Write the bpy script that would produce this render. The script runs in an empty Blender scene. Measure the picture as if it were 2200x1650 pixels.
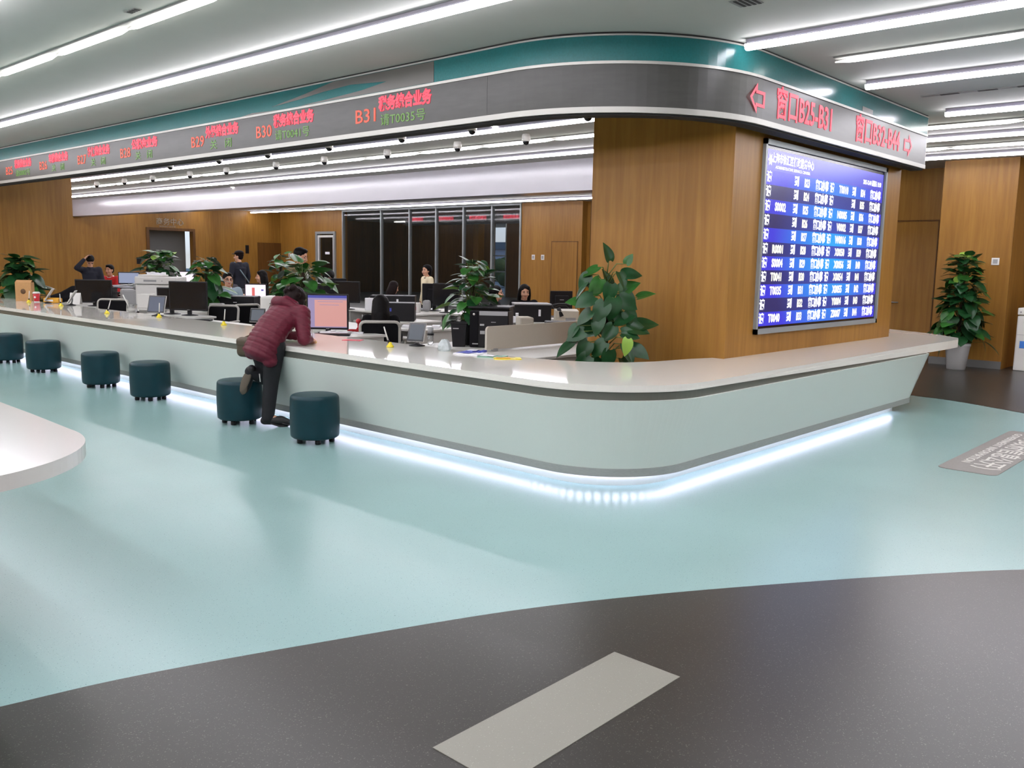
import bpy, bmesh, math, random
from mathutils import Vector, Matrix
C = bpy.context.scene
COL = C.collection
PI = math.pi
R = math.radians

# ------------------------------------------------------------------ camera
FPX, PITCH, ROLL, YAW, EYE = 1895.7, R(7.88), R(1.09), R(42.347), 1.65
_F = Vector((math.cos(YAW)*math.cos(PITCH), math.sin(YAW)*math.cos(PITCH), -math.sin(PITCH)))
_R0 = Vector((math.sin(YAW), -math.cos(YAW), 0)); _U0 = _R0.cross(_F)
_R = _R0*math.cos(ROLL) + _U0*math.sin(ROLL)
_U = -_R0*math.sin(ROLL) + _U0*math.cos(ROLL)
cam = bpy.data.cameras.new('camera'); cam_o = bpy.data.objects.new('camera', cam); COL.objects.link(cam_o)
cam.sensor_width = 36; cam.lens = 36*FPX/2200; cam.clip_end = 200; cam.clip_start = 0.05
_m = Matrix((_R, _U, -_F)).transposed().to_4x4(); _m.translation = (0, 0, EYE)
cam_o.matrix_world = _m
C.camera = cam_o

# ------------------------------------------------------------------ world, exposure
w = bpy.data.worlds.new('sky'); C.world = w; w.use_nodes = True
_nt = w.node_tree; _bg = _nt.nodes['Background']
_sky = _nt.nodes.new('ShaderNodeTexSky'); _sky.sky_type = 'HOSEK_WILKIE'; _sky.turbidity = 6
_sky.sun_direction = Vector((0.3, -0.7, 0.65)).normalized()
_nt.links.new(_sky.outputs[0], _bg.inputs[0]); _bg.inputs[1].default_value = 6.0
C.view_settings.view_transform = 'Standard'; C.view_settings.look = 'None'
C.view_settings.exposure = 0.0; C.view_settings.gamma = 1
C.cycles.use_denoising = True
C.cycles.max_bounces = 8; C.cycles.diffuse_bounces = 4; C.cycles.glossy_bounces = 4
C.cycles.sample_clamp_indirect = 6
THICK, SLIM, LED, UP = 29.0, 14.0, 13.0, .8      # lamp strengths; UP is the added ceiling glow

# ------------------------------------------------------------------ picture -> place (measured from the photograph)
def _ray(px, py):
    return _F + _R*((px-1100)/FPX) - _U*((py-825)/FPX)
def P(px, py, z):            # the point at height z seen at a pixel
    d = _ray(px, py); t = (z-EYE)/d.z
    return Vector((d.x*t, d.y*t, z))
def D(px, py, d):            # the point at distance d seen at a pixel
    return Vector((0, 0, EYE)) + _ray(px, py)*d

# ------------------------------------------------------------------ materials
def S(r, g, b):
    f = lambda c: ((c/255)/12.92 if c <= 10 else ((c/255+.055)/1.055)**2.4)
    return (f(r), f(g), f(b), 1)
def mat(name, c, rough=.5, metal=0, emit=None, es=1, var=0, scale=8, spec=.5, trans=0, alpha=1, sheen=0, vec=None, coat=0):
    m = bpy.data.materials.new(name); m.use_nodes = True
    n = m.node_tree; b = n.nodes['Principled BSDF']
    b.inputs['Base Color'].default_value = c; b.inputs['Roughness'].default_value = rough
    b.inputs['Metallic'].default_value = metal; b.inputs['Specular IOR Level'].default_value = spec
    b.inputs['Transmission Weight'].default_value = trans; b.inputs['Alpha'].default_value = alpha
    b.inputs['Sheen Weight'].default_value = sheen; b.inputs['Coat Weight'].default_value = coat
    if emit:
        b.inputs['Emission Color'].default_value = emit; b.inputs['Emission Strength'].default_value = es
    if var:
        t = n.nodes.new('ShaderNodeTexCoord'); mp = n.nodes.new('ShaderNodeMapping'); no = n.nodes.new('ShaderNodeTexNoise')
        mp.inputs['Scale'].default_value = vec or (1, 1, 1)
        no.inputs['Scale'].default_value = scale; no.inputs['Detail'].default_value = 5
        cr = n.nodes.new('ShaderNodeValToRGB')
        cr.color_ramp.elements[0].position = .3; cr.color_ramp.elements[1].position = .7
        cr.color_ramp.elements[0].color = tuple(x*(1-var) for x in c[:3])+(1,)
        cr.color_ramp.elements[1].color = tuple(min(1, x*(1+var)) for x in c[:3])+(1,)
        n.links.new(t.outputs['Object'], mp.inputs[0]); n.links.new(mp.outputs[0], no.inputs['Vector'])
        n.links.new(no.outputs[0], cr.inputs[0]); n.links.new(cr.outputs[0], b.inputs['Base Color'])
    return m
def wood(name, c0, c1, rough=.42):
    m = mat(name, c0, rough, spec=.3); n = m.node_tree; b = n.nodes['Principled BSDF']
    t = n.nodes.new('ShaderNodeTexCoord'); mp = n.nodes.new('ShaderNodeMapping'); mp.inputs['Scale'].default_value = (5, 5, .33)
    no = n.nodes.new('ShaderNodeTexNoise'); no.inputs['Scale'].default_value = 3.2; no.inputs['Detail'].default_value = 7; no.inputs['Distortion'].default_value = .6
    mp2 = n.nodes.new('ShaderNodeMapping'); mp2.inputs['Scale'].default_value = (1.1, 1.1, .04)
    n2 = n.nodes.new('ShaderNodeTexNoise'); n2.inputs['Scale'].default_value = 1.5; n2.inputs['Detail'].default_value = 2
    mx = n.nodes.new('ShaderNodeMath'); mx.operation = 'ADD'
    hf = n.nodes.new('ShaderNodeMath'); hf.operation = 'MULTIPLY'; hf.inputs[1].default_value = .5
    cr = n.nodes.new('ShaderNodeValToRGB'); e = cr.color_ramp.elements
    e[0].position = .36; e[0].color = c0; e[1].position = .64; e[1].color = c1
    L = n.links.new
    L(t.outputs['Object'], mp.inputs[0]); L(t.outputs['Object'], mp2.inputs[0]); L(mp.outputs[0], no.inputs['Vector']); L(mp2.outputs[0], n2.inputs['Vector'])
    L(no.outputs[0], mx.inputs[0]); L(n2.outputs[0], mx.inputs[1]); L(mx.outputs[0], hf.inputs[0]); L(hf.outputs[0], cr.inputs[0]); L(cr.outputs[0], b.inputs['Base Color'])
    return m
def speckled(name, c, c2, c3, rough, amt=.62, scale=130, cloud=.06):
    m = mat(name, c, rough, spec=.4); n = m.node_tree; b = n.nodes['Principled BSDF']; L = n.links.new
    t = n.nodes.new('ShaderNodeTexCoord')
    def layer(prev, col, sc, lo, hi):
        v = n.nodes.new('ShaderNodeTexNoise'); v.inputs['Scale'].default_value = sc; v.inputs['Detail'].default_value = 1
        r = n.nodes.new('ShaderNodeValToRGB'); r.color_ramp.elements[0].position = lo; r.color_ramp.elements[1].position = hi
        x = n.nodes.new('ShaderNodeMix'); x.data_type = 'RGBA'
        L(t.outputs['Object'], v.inputs['Vector']); L(v.outputs[0], r.inputs[0]); L(r.outputs[0], x.inputs[0])
        if prev is None: x.inputs[6].default_value = c
        else: L(prev, x.inputs[6])
        x.inputs[7].default_value = col
        return x.outputs[2]
    o = layer(None, tuple(k*(1-cloud*2) for k in c[:3])+(1,), 1.1, .35, .7)
    o = layer(o, c2, scale, amt, amt+.06)
    o = layer(o, c3, scale*1.3, amt+.02, amt+.08)
    L(o, b.inputs['Base Color'])
    return m

M = dict(
 ceiling=mat('ceiling_white', S(174, 174, 167), .8, var=.02, scale=2),
 inner_ceiling=mat('inner_ceiling', S(150, 146, 150), .7),
 wood=wood('oak_veneer', S(132, 91, 35), S(158, 114, 50)),
 wood_dark=wood('oak_veneer_dark', S(84, 54, 22), S(108, 72, 32)),
 white_gloss=mat('solid_surface_white', S(228, 225, 216), .05, spec=.6),
 counter_white=mat('counter_front_white', S(214, 220, 212), .3, var=.015, scale=200),
 table_white=mat('table_white', S(202, 200, 194), .15),
 band_white=mat('band_gloss_white', S(176, 174, 179), .2, var=.03, scale=3, vec=(1, .3, 1)),
 steel=mat('brushed_steel', S(160, 162, 158), .3, .25, var=.12, scale=30, vec=(1, 1, 20)),
 steel_dark=mat('dark_steel', S(104, 106, 98), .3, .3),
 alu=mat('aluminium', S(176, 178, 178), .35, .8),
 alu_grey=mat('aluminium_frame', S(150, 156, 156), .4, .3),
 teal_glass=mat('teal_glass', S(26, 92, 92), .22, spec=.35, var=.08, scale=60),
 strip_metal=mat('strip_metal', S(158, 157, 150), .4, .35),
 wall_letters=mat('wall_letters', S(168, 150, 124), .5),
 fascia_grey=mat('fascia_graphic_grey', S(76, 74, 68), .3),
 led_grey=mat('led_panel_grey', S(60, 60, 56), .36, spec=.28, var=.1, scale=4, vec=(1, 1, 6)),
 led_seam=mat('led_seam', S(70, 69, 66), .5),
 red_led=mat('red_led', S(60, 6, 10), .5, emit=(1, .045, .09, 1), es=1.25),
 orange_led=mat('orange_led', S(60, 16, 6), .5, emit=(1, .12, .05, 1), es=.8),
 green_led=mat('green_led', S(20, 40, 10), .5, emit=(.17, .38, .06, 1), es=.75),
 near_black=mat('matte_near_black', S(22, 20, 18), .8),
 teal_floor=speckled('teal_rubber_floor', S(142, 173, 170), S(84, 112, 112), S(178, 202, 198), .24, .69, 150, .025),
 dark_floor=speckled('grey_rubber_floor', S(54, 52, 48), S(100, 98, 92), S(42, 41, 38), .3, .66, 170, .05),
 light_inlay=speckled('light_grey_rubber', S(138, 136, 126), S(160, 158, 148), S(120, 118, 112), .4, .68, 150, .02),
 sign_inlay=mat('sign_inlay_grey', S(124, 120, 114), .5, var=.06, scale=40),
 sign_text=mat('sign_text_white', S(206, 204, 196), .5),
 staff_floor=mat('staff_floor_grey', S(110, 110, 108), .5, var=.08, scale=3),
 baseboard=mat('baseboard_grey', S(112, 112, 110), .4, .3),
 lamp=mat('lamp_tube', S(240, 240, 250), .5, emit=(.95, .92, 1, 1), es=THICK),
 added_glow=mat('added_ceiling_glow', S(240, 240, 250), .5, emit=(.9, .88, 1, 1), es=UP),
 slim=mat('slim_lamp_tube', S(240, 240, 240), .5, emit=(1, .98, .95, 1), es=SLIM),
 spot=mat('downlight_glow', S(240, 240, 240), .5, emit=(1, .97, .9, 1), es=12),
 led_strip=mat('floor_led_strip', S(230, 235, 250), .5, emit=(.78, .74, 1, 1), es=LED),
 housing=mat('lamp_housing', S(176, 172, 186), .5),
 slot=mat('lamp_slot', S(120, 120, 116), .6),
 stool=mat('teal_leather', S(11, 50, 58), .38, var=.12, scale=6, spec=.3),
 stool_seam=mat('teal_piping', S(12, 50, 58), .4),
 black=mat('black_plastic', S(18, 17, 20), .42, spec=.3),
 black_gloss=mat('black_screen', S(14, 14, 17), .18),
 black_soft=mat('black_fabric', S(16, 15, 18), .85, spec=.15),
 grey_plastic=mat('grey_plastic', S(150, 150, 150), .45),
 white_plastic=mat('white_plastic', S(216, 214, 208), .4),
 beige_plastic=mat('beige_plastic', S(196, 190, 174), .45),
 chair_frame=mat('chair_frame', S(176, 172, 164), .4),
 desk_white=mat('desk_white', S(206, 204, 198), .4),
 partition=mat('partition_fabric', S(184, 178, 164), .8, var=.04, scale=150),
 paper=mat('paper', S(236, 236, 240), .7),
 leaf=mat('pothos_leaf', S(46, 96, 38), .32, spec=.4, var=.28, scale=9),
 leaf_dark=mat('pothos_leaf_dark', S(26, 66, 34), .32, spec=.4, var=.3, scale=7),
 leaf_lime=mat('pothos_leaf_lime', S(132, 170, 66), .4),
 stem=mat('pothos_stem', S(92, 110, 52), .5),
 moss=mat('coir_pole', S(52, 38, 26), .95, var=.4, scale=60),
 soil=mat('potting_soil', S(40, 32, 26), .95, var=.3, scale=50),
 skin=mat('skin', S(206, 156, 128), .5, var=.03, scale=20),
 lips=mat('lips', S(160, 86, 80), .5),
 eye=mat('eye_dark', S(30, 22, 20), .3),
 hair=mat('black_hair', S(14, 11, 11), .55, spec=.12, var=.3, scale=40, vec=(4, 4, 1)),
 hair_brown=mat('dark_brown_hair', S(24, 13, 12), .55, spec=.12, var=.3, scale=40, vec=(4, 4, 1)),
 maroon=mat('maroon_quilted_nylon', S(92, 22, 40), .5, spec=.3, var=.16, scale=18, vec=(1, 1, 4)),
 trousers=mat('black_trousers', S(20, 20, 24), .8, var=.15, scale=30),
 shoe=mat('black_shoe', S(22, 20, 20), .5),
 sole=mat('grey_brown_sole', S(92, 82, 70), .8),
 bag=mat('olive_leather', S(74, 62, 44), .5, var=.12, scale=20),
 navy=mat('navy_uniform', S(22, 24, 38), .8),
 grey_cloth=mat('grey_cloth', S(84, 82, 90), .85),
 olive=mat('olive_coat', S(112, 98, 70), .85, var=.06, scale=30),
 cream=mat('cream_coat', S(222, 208, 174), .8),
 red_cloth=mat('red_cloth', S(190, 34, 38), .8),
 white_cloth=mat('white_cloth', S(220, 220, 222), .8),
 bluegrey_cloth=mat('blue_grey_cloth', S(132, 150, 160), .8),
 glassy=mat('clear_plastic', S(236, 240, 240), .08, trans=.85, alpha=.55),
 dark_glass=mat('tinted_glass', S(38, 44, 42), .05, alpha=.2),
 kraft=mat('kraft_paper', S(176, 134, 86), .8, var=.05, scale=30),
 kraft_print=mat('kraft_print', S(96, 70, 44), .8),
 red_gloss=mat('red_gloss', S(190, 26, 40), .35),
 yellow=mat('yellow_plastic', S(226, 206, 40), .4),
 yellow_parcel=mat('yellow_parcel', S(226, 166, 50), .6),
 pink_card=mat('red_card', S(214, 62, 84), .6),
 blue_print=mat('blue_print', S(52, 66, 168), .5),
 green_print=mat('green_print', S(126, 164, 146), .5),
 door_grey=mat('grey_door', S(104, 104, 100), .6),
 wall_dark=mat('dark_room_wall', S(74, 60, 46), .7),
 white_pot=mat('white_pot', S(222, 222, 220), .35, var=.02, scale=3),
 blue_bottle=mat('blue_bottle', S(52, 62, 150), .15, alpha=.9),
 blue_label=mat('blue_label', S(60, 122, 206), .5),
 leafy_out=mat('outdoor_green', S(58, 76, 44), .9, var=.3, scale=3),
 roof_out=mat('outdoor_roof', S(92, 106, 120), .7),
 wall_out=mat('outdoor_wall', S(170, 174, 190), .8),
 exit_green=mat('exit_sign', S(20, 70, 50), .4, emit=(.04, .16, .1, 1), es=1),
 exit_white=mat('exit_symbol', S(160, 220, 180), .4, emit=(.5, 1, .7, 1), es=.9),
)
def screen_mat(name, c, s): return mat(name, (.02, .02, .02, 1), .3, emit=c, es=s)
M['scr_pink'] = screen_mat('screen_pink', S(246, 178, 170), .72)
M['scr_lilac'] = screen_mat('screen_lilac', S(176, 160, 205), .72)
M['scr_blue'] = screen_mat('screen_blue', S(70, 76, 170), .9)
M['scr_white'] = screen_mat('screen_white', S(255, 236, 250), 1.15)
M['scr_red'] = screen_mat('screen_red', S(226, 110, 106), 1.0)
M['scr_mist'] = screen_mat('screen_mist', S(150, 160, 190), .9)
M['scr_tab'] = screen_mat('screen_tablet', S(54, 66, 92), .8)
M['scr_tab2'] = screen_mat('screen_tablet_grey', S(70, 80, 92), .7)
def board_mat(name, inner, outer):
    m = mat(name, (.01, .01, .02, 1), .25); n = m.node_tree; b = n.nodes['Principled BSDF']; L = n.links.new
    t = n.nodes.new('ShaderNodeTexCoord'); mp = n.nodes.new('ShaderNodeMapping'); mp.inputs['Location'].default_value = (-1.05, 0, -.62); mp.inputs['Scale'].default_value = (.62, 0, .75)
    g = n.nodes.new('ShaderNodeTexGradient'); g.gradient_type = 'SPHERICAL'
    r = n.nodes.new('ShaderNodeValToRGB'); e = r.color_ramp.elements; e[0].color = outer; e[0].position = .12; e[1].color = inner; e[1].position = .95
    L(t.outputs['Object'], mp.inputs[0]); L(mp.outputs[0], g.inputs[0]); L(g.outputs[0], r.inputs[0]); L(r.outputs[0], b.inputs['Emission Color'])
    b.inputs['Emission Strength'].default_value = 1.0
    return m
M['board_bright'] = board_mat('board_bright_rows', S(20, 170, 255), S(56, 56, 220))
M['board_dark'] = board_mat('board_dark_rows', S(50, 80, 190), S(36, 38, 104))
M['board_head'] = board_mat('board_header', S(92, 120, 240), S(76, 76, 214))
M['board_text'] = mat('board_text', (.02, .02, .02, 1), .5, emit=(1, 1, 1, 1), es=1.3)
M['board_code'] = mat('board_code', (.02, .02, .02, 1), .5, emit=(1, .95, .78, 1), es=1.25)

# ------------------------------------------------------------------ mesh building
class MB:
    def __init__(s): s.v = []; s.f = []; s.mi = []; s.sm = []
    def add(s, vs, fs, m=0, smooth=False, X=None):
        k = len(s.v)
        s.v += [tuple(X @ Vector(v)) if X else tuple(v) for v in vs]
        for f in fs:
            s.f.append(tuple(i+k for i in f)); s.mi.append(m); s.sm.append(smooth)
        return s
    def box(s, x0, x1, y0, y1, z0, z1, m=0, X=None, b=0, seg=2):
        if b:
            bm = bmesh.new(); bmesh.ops.create_cube(bm, size=1)
            bmesh.ops.transform(bm, matrix=Matrix.Translation(((x0+x1)/2, (y0+y1)/2, (z0+z1)/2)) @ Matrix.Diagonal((abs(x1-x0), abs(y1-y0), abs(z1-z0), 1)), verts=bm.verts)
            bmesh.ops.bevel(bm, geom=list(bm.edges), offset=b, segments=seg, affect='EDGES', profile=.5)
            bm.verts.index_update()
            s.add([v.co[:] for v in bm.verts], [[v.index for v in f.verts] for f in bm.faces], m, False, X); bm.free(); return s
        vs = [(x, y, z) for z in (z0, z1) for y in (y0, y1) for x in (x0, x1)]
        return s.add(vs, [(0, 2, 3, 1), (4, 5, 7, 6), (0, 1, 5, 4), (2, 6, 7, 3), (0, 4, 6, 2), (1, 3, 7, 5)], m, False, X)
    def lathe(s, prof, c=(0, 0, 0), n=28, m=0, X=None, smooth=True, sx=1, sy=1):
        vs = []; fs = []
        for r, z in prof:
            for i in range(n):
                a = 2*PI*i/n; vs.append((c[0]+r*math.cos(a)*sx, c[1]+r*math.sin(a)*sy, c[2]+z))
        for j in range(len(prof)-1):
            for i in range(n):
                fs.append((j*n+i, j*n+(i+1) % n, (j+1)*n+(i+1) % n, (j+1)*n+i))
        fs.append(tuple(range(n))[::-1]); fs.append(tuple((len(prof)-1)*n+i for i in range(n)))
        return s.add(vs, fs, m, smooth, X)
    def tube(s, pts, r, n=8, m=0, X=None, smooth=True):
        pts = [Vector(p) for p in pts]; rs = r if isinstance(r, (list, tuple)) else [r]*len(pts)
        vs = []; fs = []; up = None
        for i, p in enumerate(pts):
            d = (pts[min(i+1, len(pts)-1)] - pts[max(i-1, 0)]).normalized()
            if up is None: up = d.orthogonal().normalized()
            up = (up - d*up.dot(d)); up = up.normalized() if up.length > 1e-6 else d.orthogonal().normalized()
            q = d.cross(up)
            for k in range(n):
                a = 2*PI*k/n; vs.append(tuple(p + (up*math.cos(a)+q*math.sin(a))*rs[i]))
        for j in range(len(pts)-1):
            for i in range(n): fs.append((j*n+i, j*n+(i+1) % n, (j+1)*n+(i+1) % n, (j+1)*n+i))
        fs.append(tuple(range(n))[::-1]); fs.append(tuple((len(pts)-1)*n+i for i in range(n)))
        return s.add(vs, fs, m, smooth, X)
    def ell(s, c, r, m=0, X=None, n=14, rot=None):
        vs = []; fs = []; k = n//2+1
        for j in range(k+1):
            t = PI*j/k
            for i in range(n):
                a = 2*PI*i/n; v = Vector((r[0]*math.sin(t)*math.cos(a), r[1]*math.sin(t)*math.sin(a), r[2]*math.cos(t)))
                if rot: v = rot @ v
                vs.append(tuple(v+Vector(c)))
        for j in range(k):
            for i in range(n): fs.append((j*n+i, (j+1)*n+i, (j+1)*n+(i+1) % n, j*n+(i+1) % n))
        return s.add(vs, fs, m, True, X)
    def prism(s, poly, z0, z1, m=0, X=None, ms=None):
        n = len(poly); vs = [(p[0], p[1], z0) for p in poly]+[(p[0], p[1], z1) for p in poly]
        s.add(vs, [tuple(range(n))[::-1], tuple(range(n, 2*n))], m, False, X)
        s.add(vs, [(i, (i+1) % n, n+(i+1) % n, n+i) for i in range(n)], m if ms is None else ms, False, X)
        return s
    def sweep(s, path, prof, m=0, closed=True, smooth=False, X=None):
        # path: [(x, y, nx, ny)], prof: [(offset along n, z)]
        pf = prof if callable(prof) else (lambda q: prof)
        k = len(pf(path[0])); vs = [(p[0]+p[2]*o, p[1]+p[3]*o, z) for p in path for o, z in pf(p)]; fs = []
        for j in range(len(path)-1):
            for i in range(k if closed else k-1): fs.append((j*k+i, j*k+(i+1) % k, (j+1)*k+(i+1) % k, (j+1)*k+i))
        if closed: fs.append(tuple(range(k))); fs.append(tuple((len(path)-1)*k+i for i in range(k))[::-1])
        return s.add(vs, fs, m, smooth, X)
    def mesh(s, me, X=None, m=0):
        return s.add([v.co[:] for v in me.vertices], [tuple(p.vertices) for p in me.polygons], m, False, X)
    def build(s, name, mats, parent=None, loc=None, rot=None):
        me = bpy.data.meshes.new(name); me.from_pydata(s.v, [], s.f)
        for x in (mats if isinstance(mats, (list, tuple)) else [mats]): me.materials.append(M[x] if isinstance(x, str) else x)
        me.polygons.foreach_set('material_index', s.mi); me.polygons.foreach_set('use_smooth', s.sm)
        bm = bmesh.new(); bm.from_mesh(me); bmesh.ops.recalc_face_normals(bm, faces=bm.faces); bm.to_mesh(me); bm.free()
        me.update()
        o = bpy.data.objects.new(name, me); COL.objects.link(o)
        if parent: o.parent = parent
        if loc: o.location = loc
        if rot: o.rotation_euler = rot
        return o
def tag(o, label=None, cat=None, group=None, kind=None):
    if label: o['label'] = label
    if cat: o['category'] = cat
    if group: o['group'] = group
    if kind: o['kind'] = kind
    return o
def thing(name, label, cat, loc=(0, 0, 0), rz=0, group=None):
    o = bpy.data.objects.new(name, None); COL.objects.link(o); o.empty_display_size = .1
    o.location = loc; o.rotation_euler = (0, 0, rz)
    return tag(o, label, cat, group)
def struct(name, mb, m): return tag(mb.build(name, m), kind='structure')
def kids(o): return [c for c in bpy.data.objects if c.parent == o]
def dup(root, loc, rz, label, group=None):
    r = root.copy(); COL.objects.link(r); r.location = loc; r.rotation_euler = (0, 0, rz); r['label'] = label
    if group: r['group'] = group
    for c in kids(root):
        d = c.copy(); COL.objects.link(d); d.parent = r
        for g in kids(c):
            e = g.copy(); COL.objects.link(e); e.parent = d
    return r
def text_mesh(body, size, bold=0, ext=.002, align='CENTER', sx=1):
    cu = bpy.data.curves.new('t', 'FONT'); cu.body = body; cu.size = size; cu.offset = bold; cu.extrude = ext
    cu.align_x = align; cu.align_y = 'CENTER'; cu.resolution_u = 2
    ob = bpy.data.objects.new('t', cu); COL.objects.link(ob)
    dg = bpy.context.evaluated_depsgraph_get(); me = bpy.data.meshes.new_from_object(ob.evaluated_get(dg))
    bpy.data.objects.remove(ob); bpy.data.curves.remove(cu)
    if sx != 1:
        for v in me.vertices: v.co.x *= sx
    return me
# frames for lettering on a wall: columns are right, up, out
WEST = Matrix(((0, 0, -1), (-1, 0, 0), (0, 1, 0))).to_4x4()      # surface facing -X
SOUTH = Matrix(((1, 0, 0), (0, 0, -1), (0, 1, 0))).to_4x4()      # surface facing -Y
def on(fr, x, y, z): 
    m = fr.copy(); m.translation = (x, y, z); return m
def arc_path(pts_straight0, c, r, pts_straight1, n=24):
    # comes down a line facing -X, rounds the corner, goes along a line facing -Y; normal points inwards
    path = [(x, y, 1, 0) for x, y in pts_straight0]
    for i in range(n+1):
        a = PI + (PI/2)*i/n
        path.append((c[0]+r*math.cos(a), c[1]+r*math.sin(a), -math.cos(a), -math.sin(a)))
    return path + [(x, y, 0, 1) for x, y in pts_straight1]

# ================================================================== setting
YEND = 21.0
f = MB(); f.box(-9, 36, -9, 36, -.1, 0); struct('floor', f, 'teal_floor')
wave = [(0.35, 3.55), (0.99, 3.41), (1.47, 3.29), (2.17, 3.03), (2.99, 2.69), (3.66, 2.32), (4.31, 1.90), (4.9, 1.49), (5.47, 1.05), (6.3, .3), (7.4, -.9), (9, -2.2)]
def smooth(pts, n=8):      # a rounded line through the points
    out = []
    for i in range(len(pts)-1):
        a, b, c, d = [Vector(pts[max(0, min(len(pts)-1, i+k))]) for k in (-1, 0, 1, 2)]
        for j in range(n):
            q = j/n; v = .5*((2*b)+(c-a)*q+(2*a-5*b+4*c-d)*q*q+(3*b-a-3*c+d)*q**3); out.append((v.x, v.y))
    return out+[tuple(pts[-1])]
f = MB(); f.prism(smooth(wave)+[(9, -9), (-9, -9), (-9, 4.5), (-3, 4.2)], 0, .003); struct('floor_dark_border', f, 'dark_floor')
far = [(12.1, 3.95), (12.08, 3.7), (12.0, 3.28), (11.63, 2.45), (11.2, 1.6), (11.0, .6), (11.3, -.6), (12, -2), (12.6, -9), (36, -9), (36, 9), (12.1, 9)]
f = MB(); f.prism(smooth(far[:9])+far[9:], 0, .003); struct('floor_dark_passage', f, 'dark_floor')
f = MB(); f.prism([(6.6, 4.5), (12.1, 4.5), (12.1, 9), (36, 9), (36, 36), (6.0, 36), (6.0, 5)], 0, .002); struct('floor_staff_area', f, 'staff_floor')
f = MB(); f.prism([(1.91, 2.075), (2.96, 2.075), (2.96, 1.75), (1.91, 1.75)], .003, .0055); struct('floor_inlay_pale', f, 'light_inlay')

CEIL = 3.514
f = MB(); f.box(-9, 36, -9, 36, CEIL, CEIL+.15); struct('ceiling', f, 'ceiling')
f = MB(); f.box(-9.2, -9, -9, 36, 0, CEIL); struct('wall_rear', f, 'wood')
f = MB(); f.box(-9, 36, -9.2, -9, 0, CEIL); struct('wall_side', f, 'wood')

# left partition at the end of the counter, and the wood wall beyond it
f = MB(); f.box(-9, 8.22, YEND, YEND+.25, 0, CEIL); struct('wall_left_partition', f, 'wood')
f = MB()
f.box(8.22, 15.642, 32.994, 33.238, 0, CEIL); f.box(17.413, 21.629, 32.994, 33.238, 0, CEIL); f.box(15.642, 17.413, 32.994, 33.238, 2.591, CEIL)
f.box(8.0, 8.22, YEND+.25, 33.238, 0, CEIL)
struct('wall_left', f, 'wood')
f = MB(); f.box(15.642, 17.413, 33.605, 33.727, 0, 2.628, 0)
o = struct('door_1', f, 'door_grey')
f = MB(); f.box(15.544, 15.642, 32.957, 32.994, 0, 2.591); f.box(17.413, 17.511, 32.957, 32.994, 0, 2.591); f.box(15.544, 17.511, 32.957, 32.994, 2.591, 2.689); f.box(15.643, 15.678, 32.994, 33.605, 0, 2.567); struct('trim_1', f, 'wood_dark')
f = MB(); f.box(20.285, 21.385, 32.945, 32.994, 0, 2.249); struct('door_2', f, 'wood_dark')

# back wall with glazed partition
f = MB()
f.box(21.385, 21.629, 30.367, 33.238, 0, CEIL); f.box(21.385, 21.629, 29.059, 30.367, 2.713, CEIL); f.box(21.385, 21.629, 28.656, 29.059, 0, CEIL)
f.box(21.385, 21.629, 16.741, 19.21, 0, CEIL); f.box(21.629, 22.118, 16.619, 16.741, 0, CEIL); f.box(21.996, 22.24, 10.998, 16.619, 0, CEIL)
struct('wall_back', f, 'wood')
f = MB(); f.box(21.367, 21.385, 16.9, 17.902, 0, 2.285); struct('door_3', f, 'wood')
f = MB(); f.box(21.369, 21.385, 17.902, 17.927, 0, 2.285); f.box(21.369, 21.385, 16.876, 16.9, 0, 2.285); f.box(21.369, 21.385, 16.876, 17.927, 2.285, 2.31); struct('trim_2', f, 'wood_dark')
# white aluminium door with dark glass
f = MB()
for y0, y1, z0, z1 in ((30.257, 30.367, 0, 2.615), (29.059, 29.157, 0, 2.615), (29.059, 30.367, 2.615, 2.713)): f.box(21.312, 21.458, y0, y1, z0, z1)
o = struct('door_4', f, 'alu_grey')
g = MB(); g.box(21.373, 21.397, 29.242, 30.159, 0, 2.481); tag(g.build('door_pane', 'dark_glass', o))
g = MB(); g.box(21.348, 21.422, 29.163, 29.242, 0, 2.481); g.box(21.348, 21.422, 30.159, 30.251, 0, 2.481); g.box(21.348, 21.422, 29.163, 30.251, 2.481, 2.567); tag(g.build('door_leaf_frame', 'white_plastic', o))
g = MB(); g.box(21.363, 21.37, 29.475, 29.768, 1.809, 1.907); tag(g.build('door_notice', 'paper', o), 'small white notice on the glass door')
MUL = [28.619, 26.273, 24.66, 23.242, 21.874, 20.53, 19.234]
GX = 21.385
for i in range(6):
    a, b = MUL[i+1], MUL[i]
    g = MB(); g.box(GX, GX+.015, a, b, .05, CEIL-.03)
    o = struct('window_%d' % (i+1), g, 'dark_glass')
    g = MB(); g.box(GX-.05, GX+.07, b-.06, b, 0, CEIL)
    if i == 5: g.box(GX-.05, GX+.07, a-.03, a+.02, 0, CEIL)
    g.box(GX-.04, GX+.06, a+.02, b-.06, CEIL-.06, CEIL)
    g.build('window_frame', 'alu_grey', o)
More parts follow.
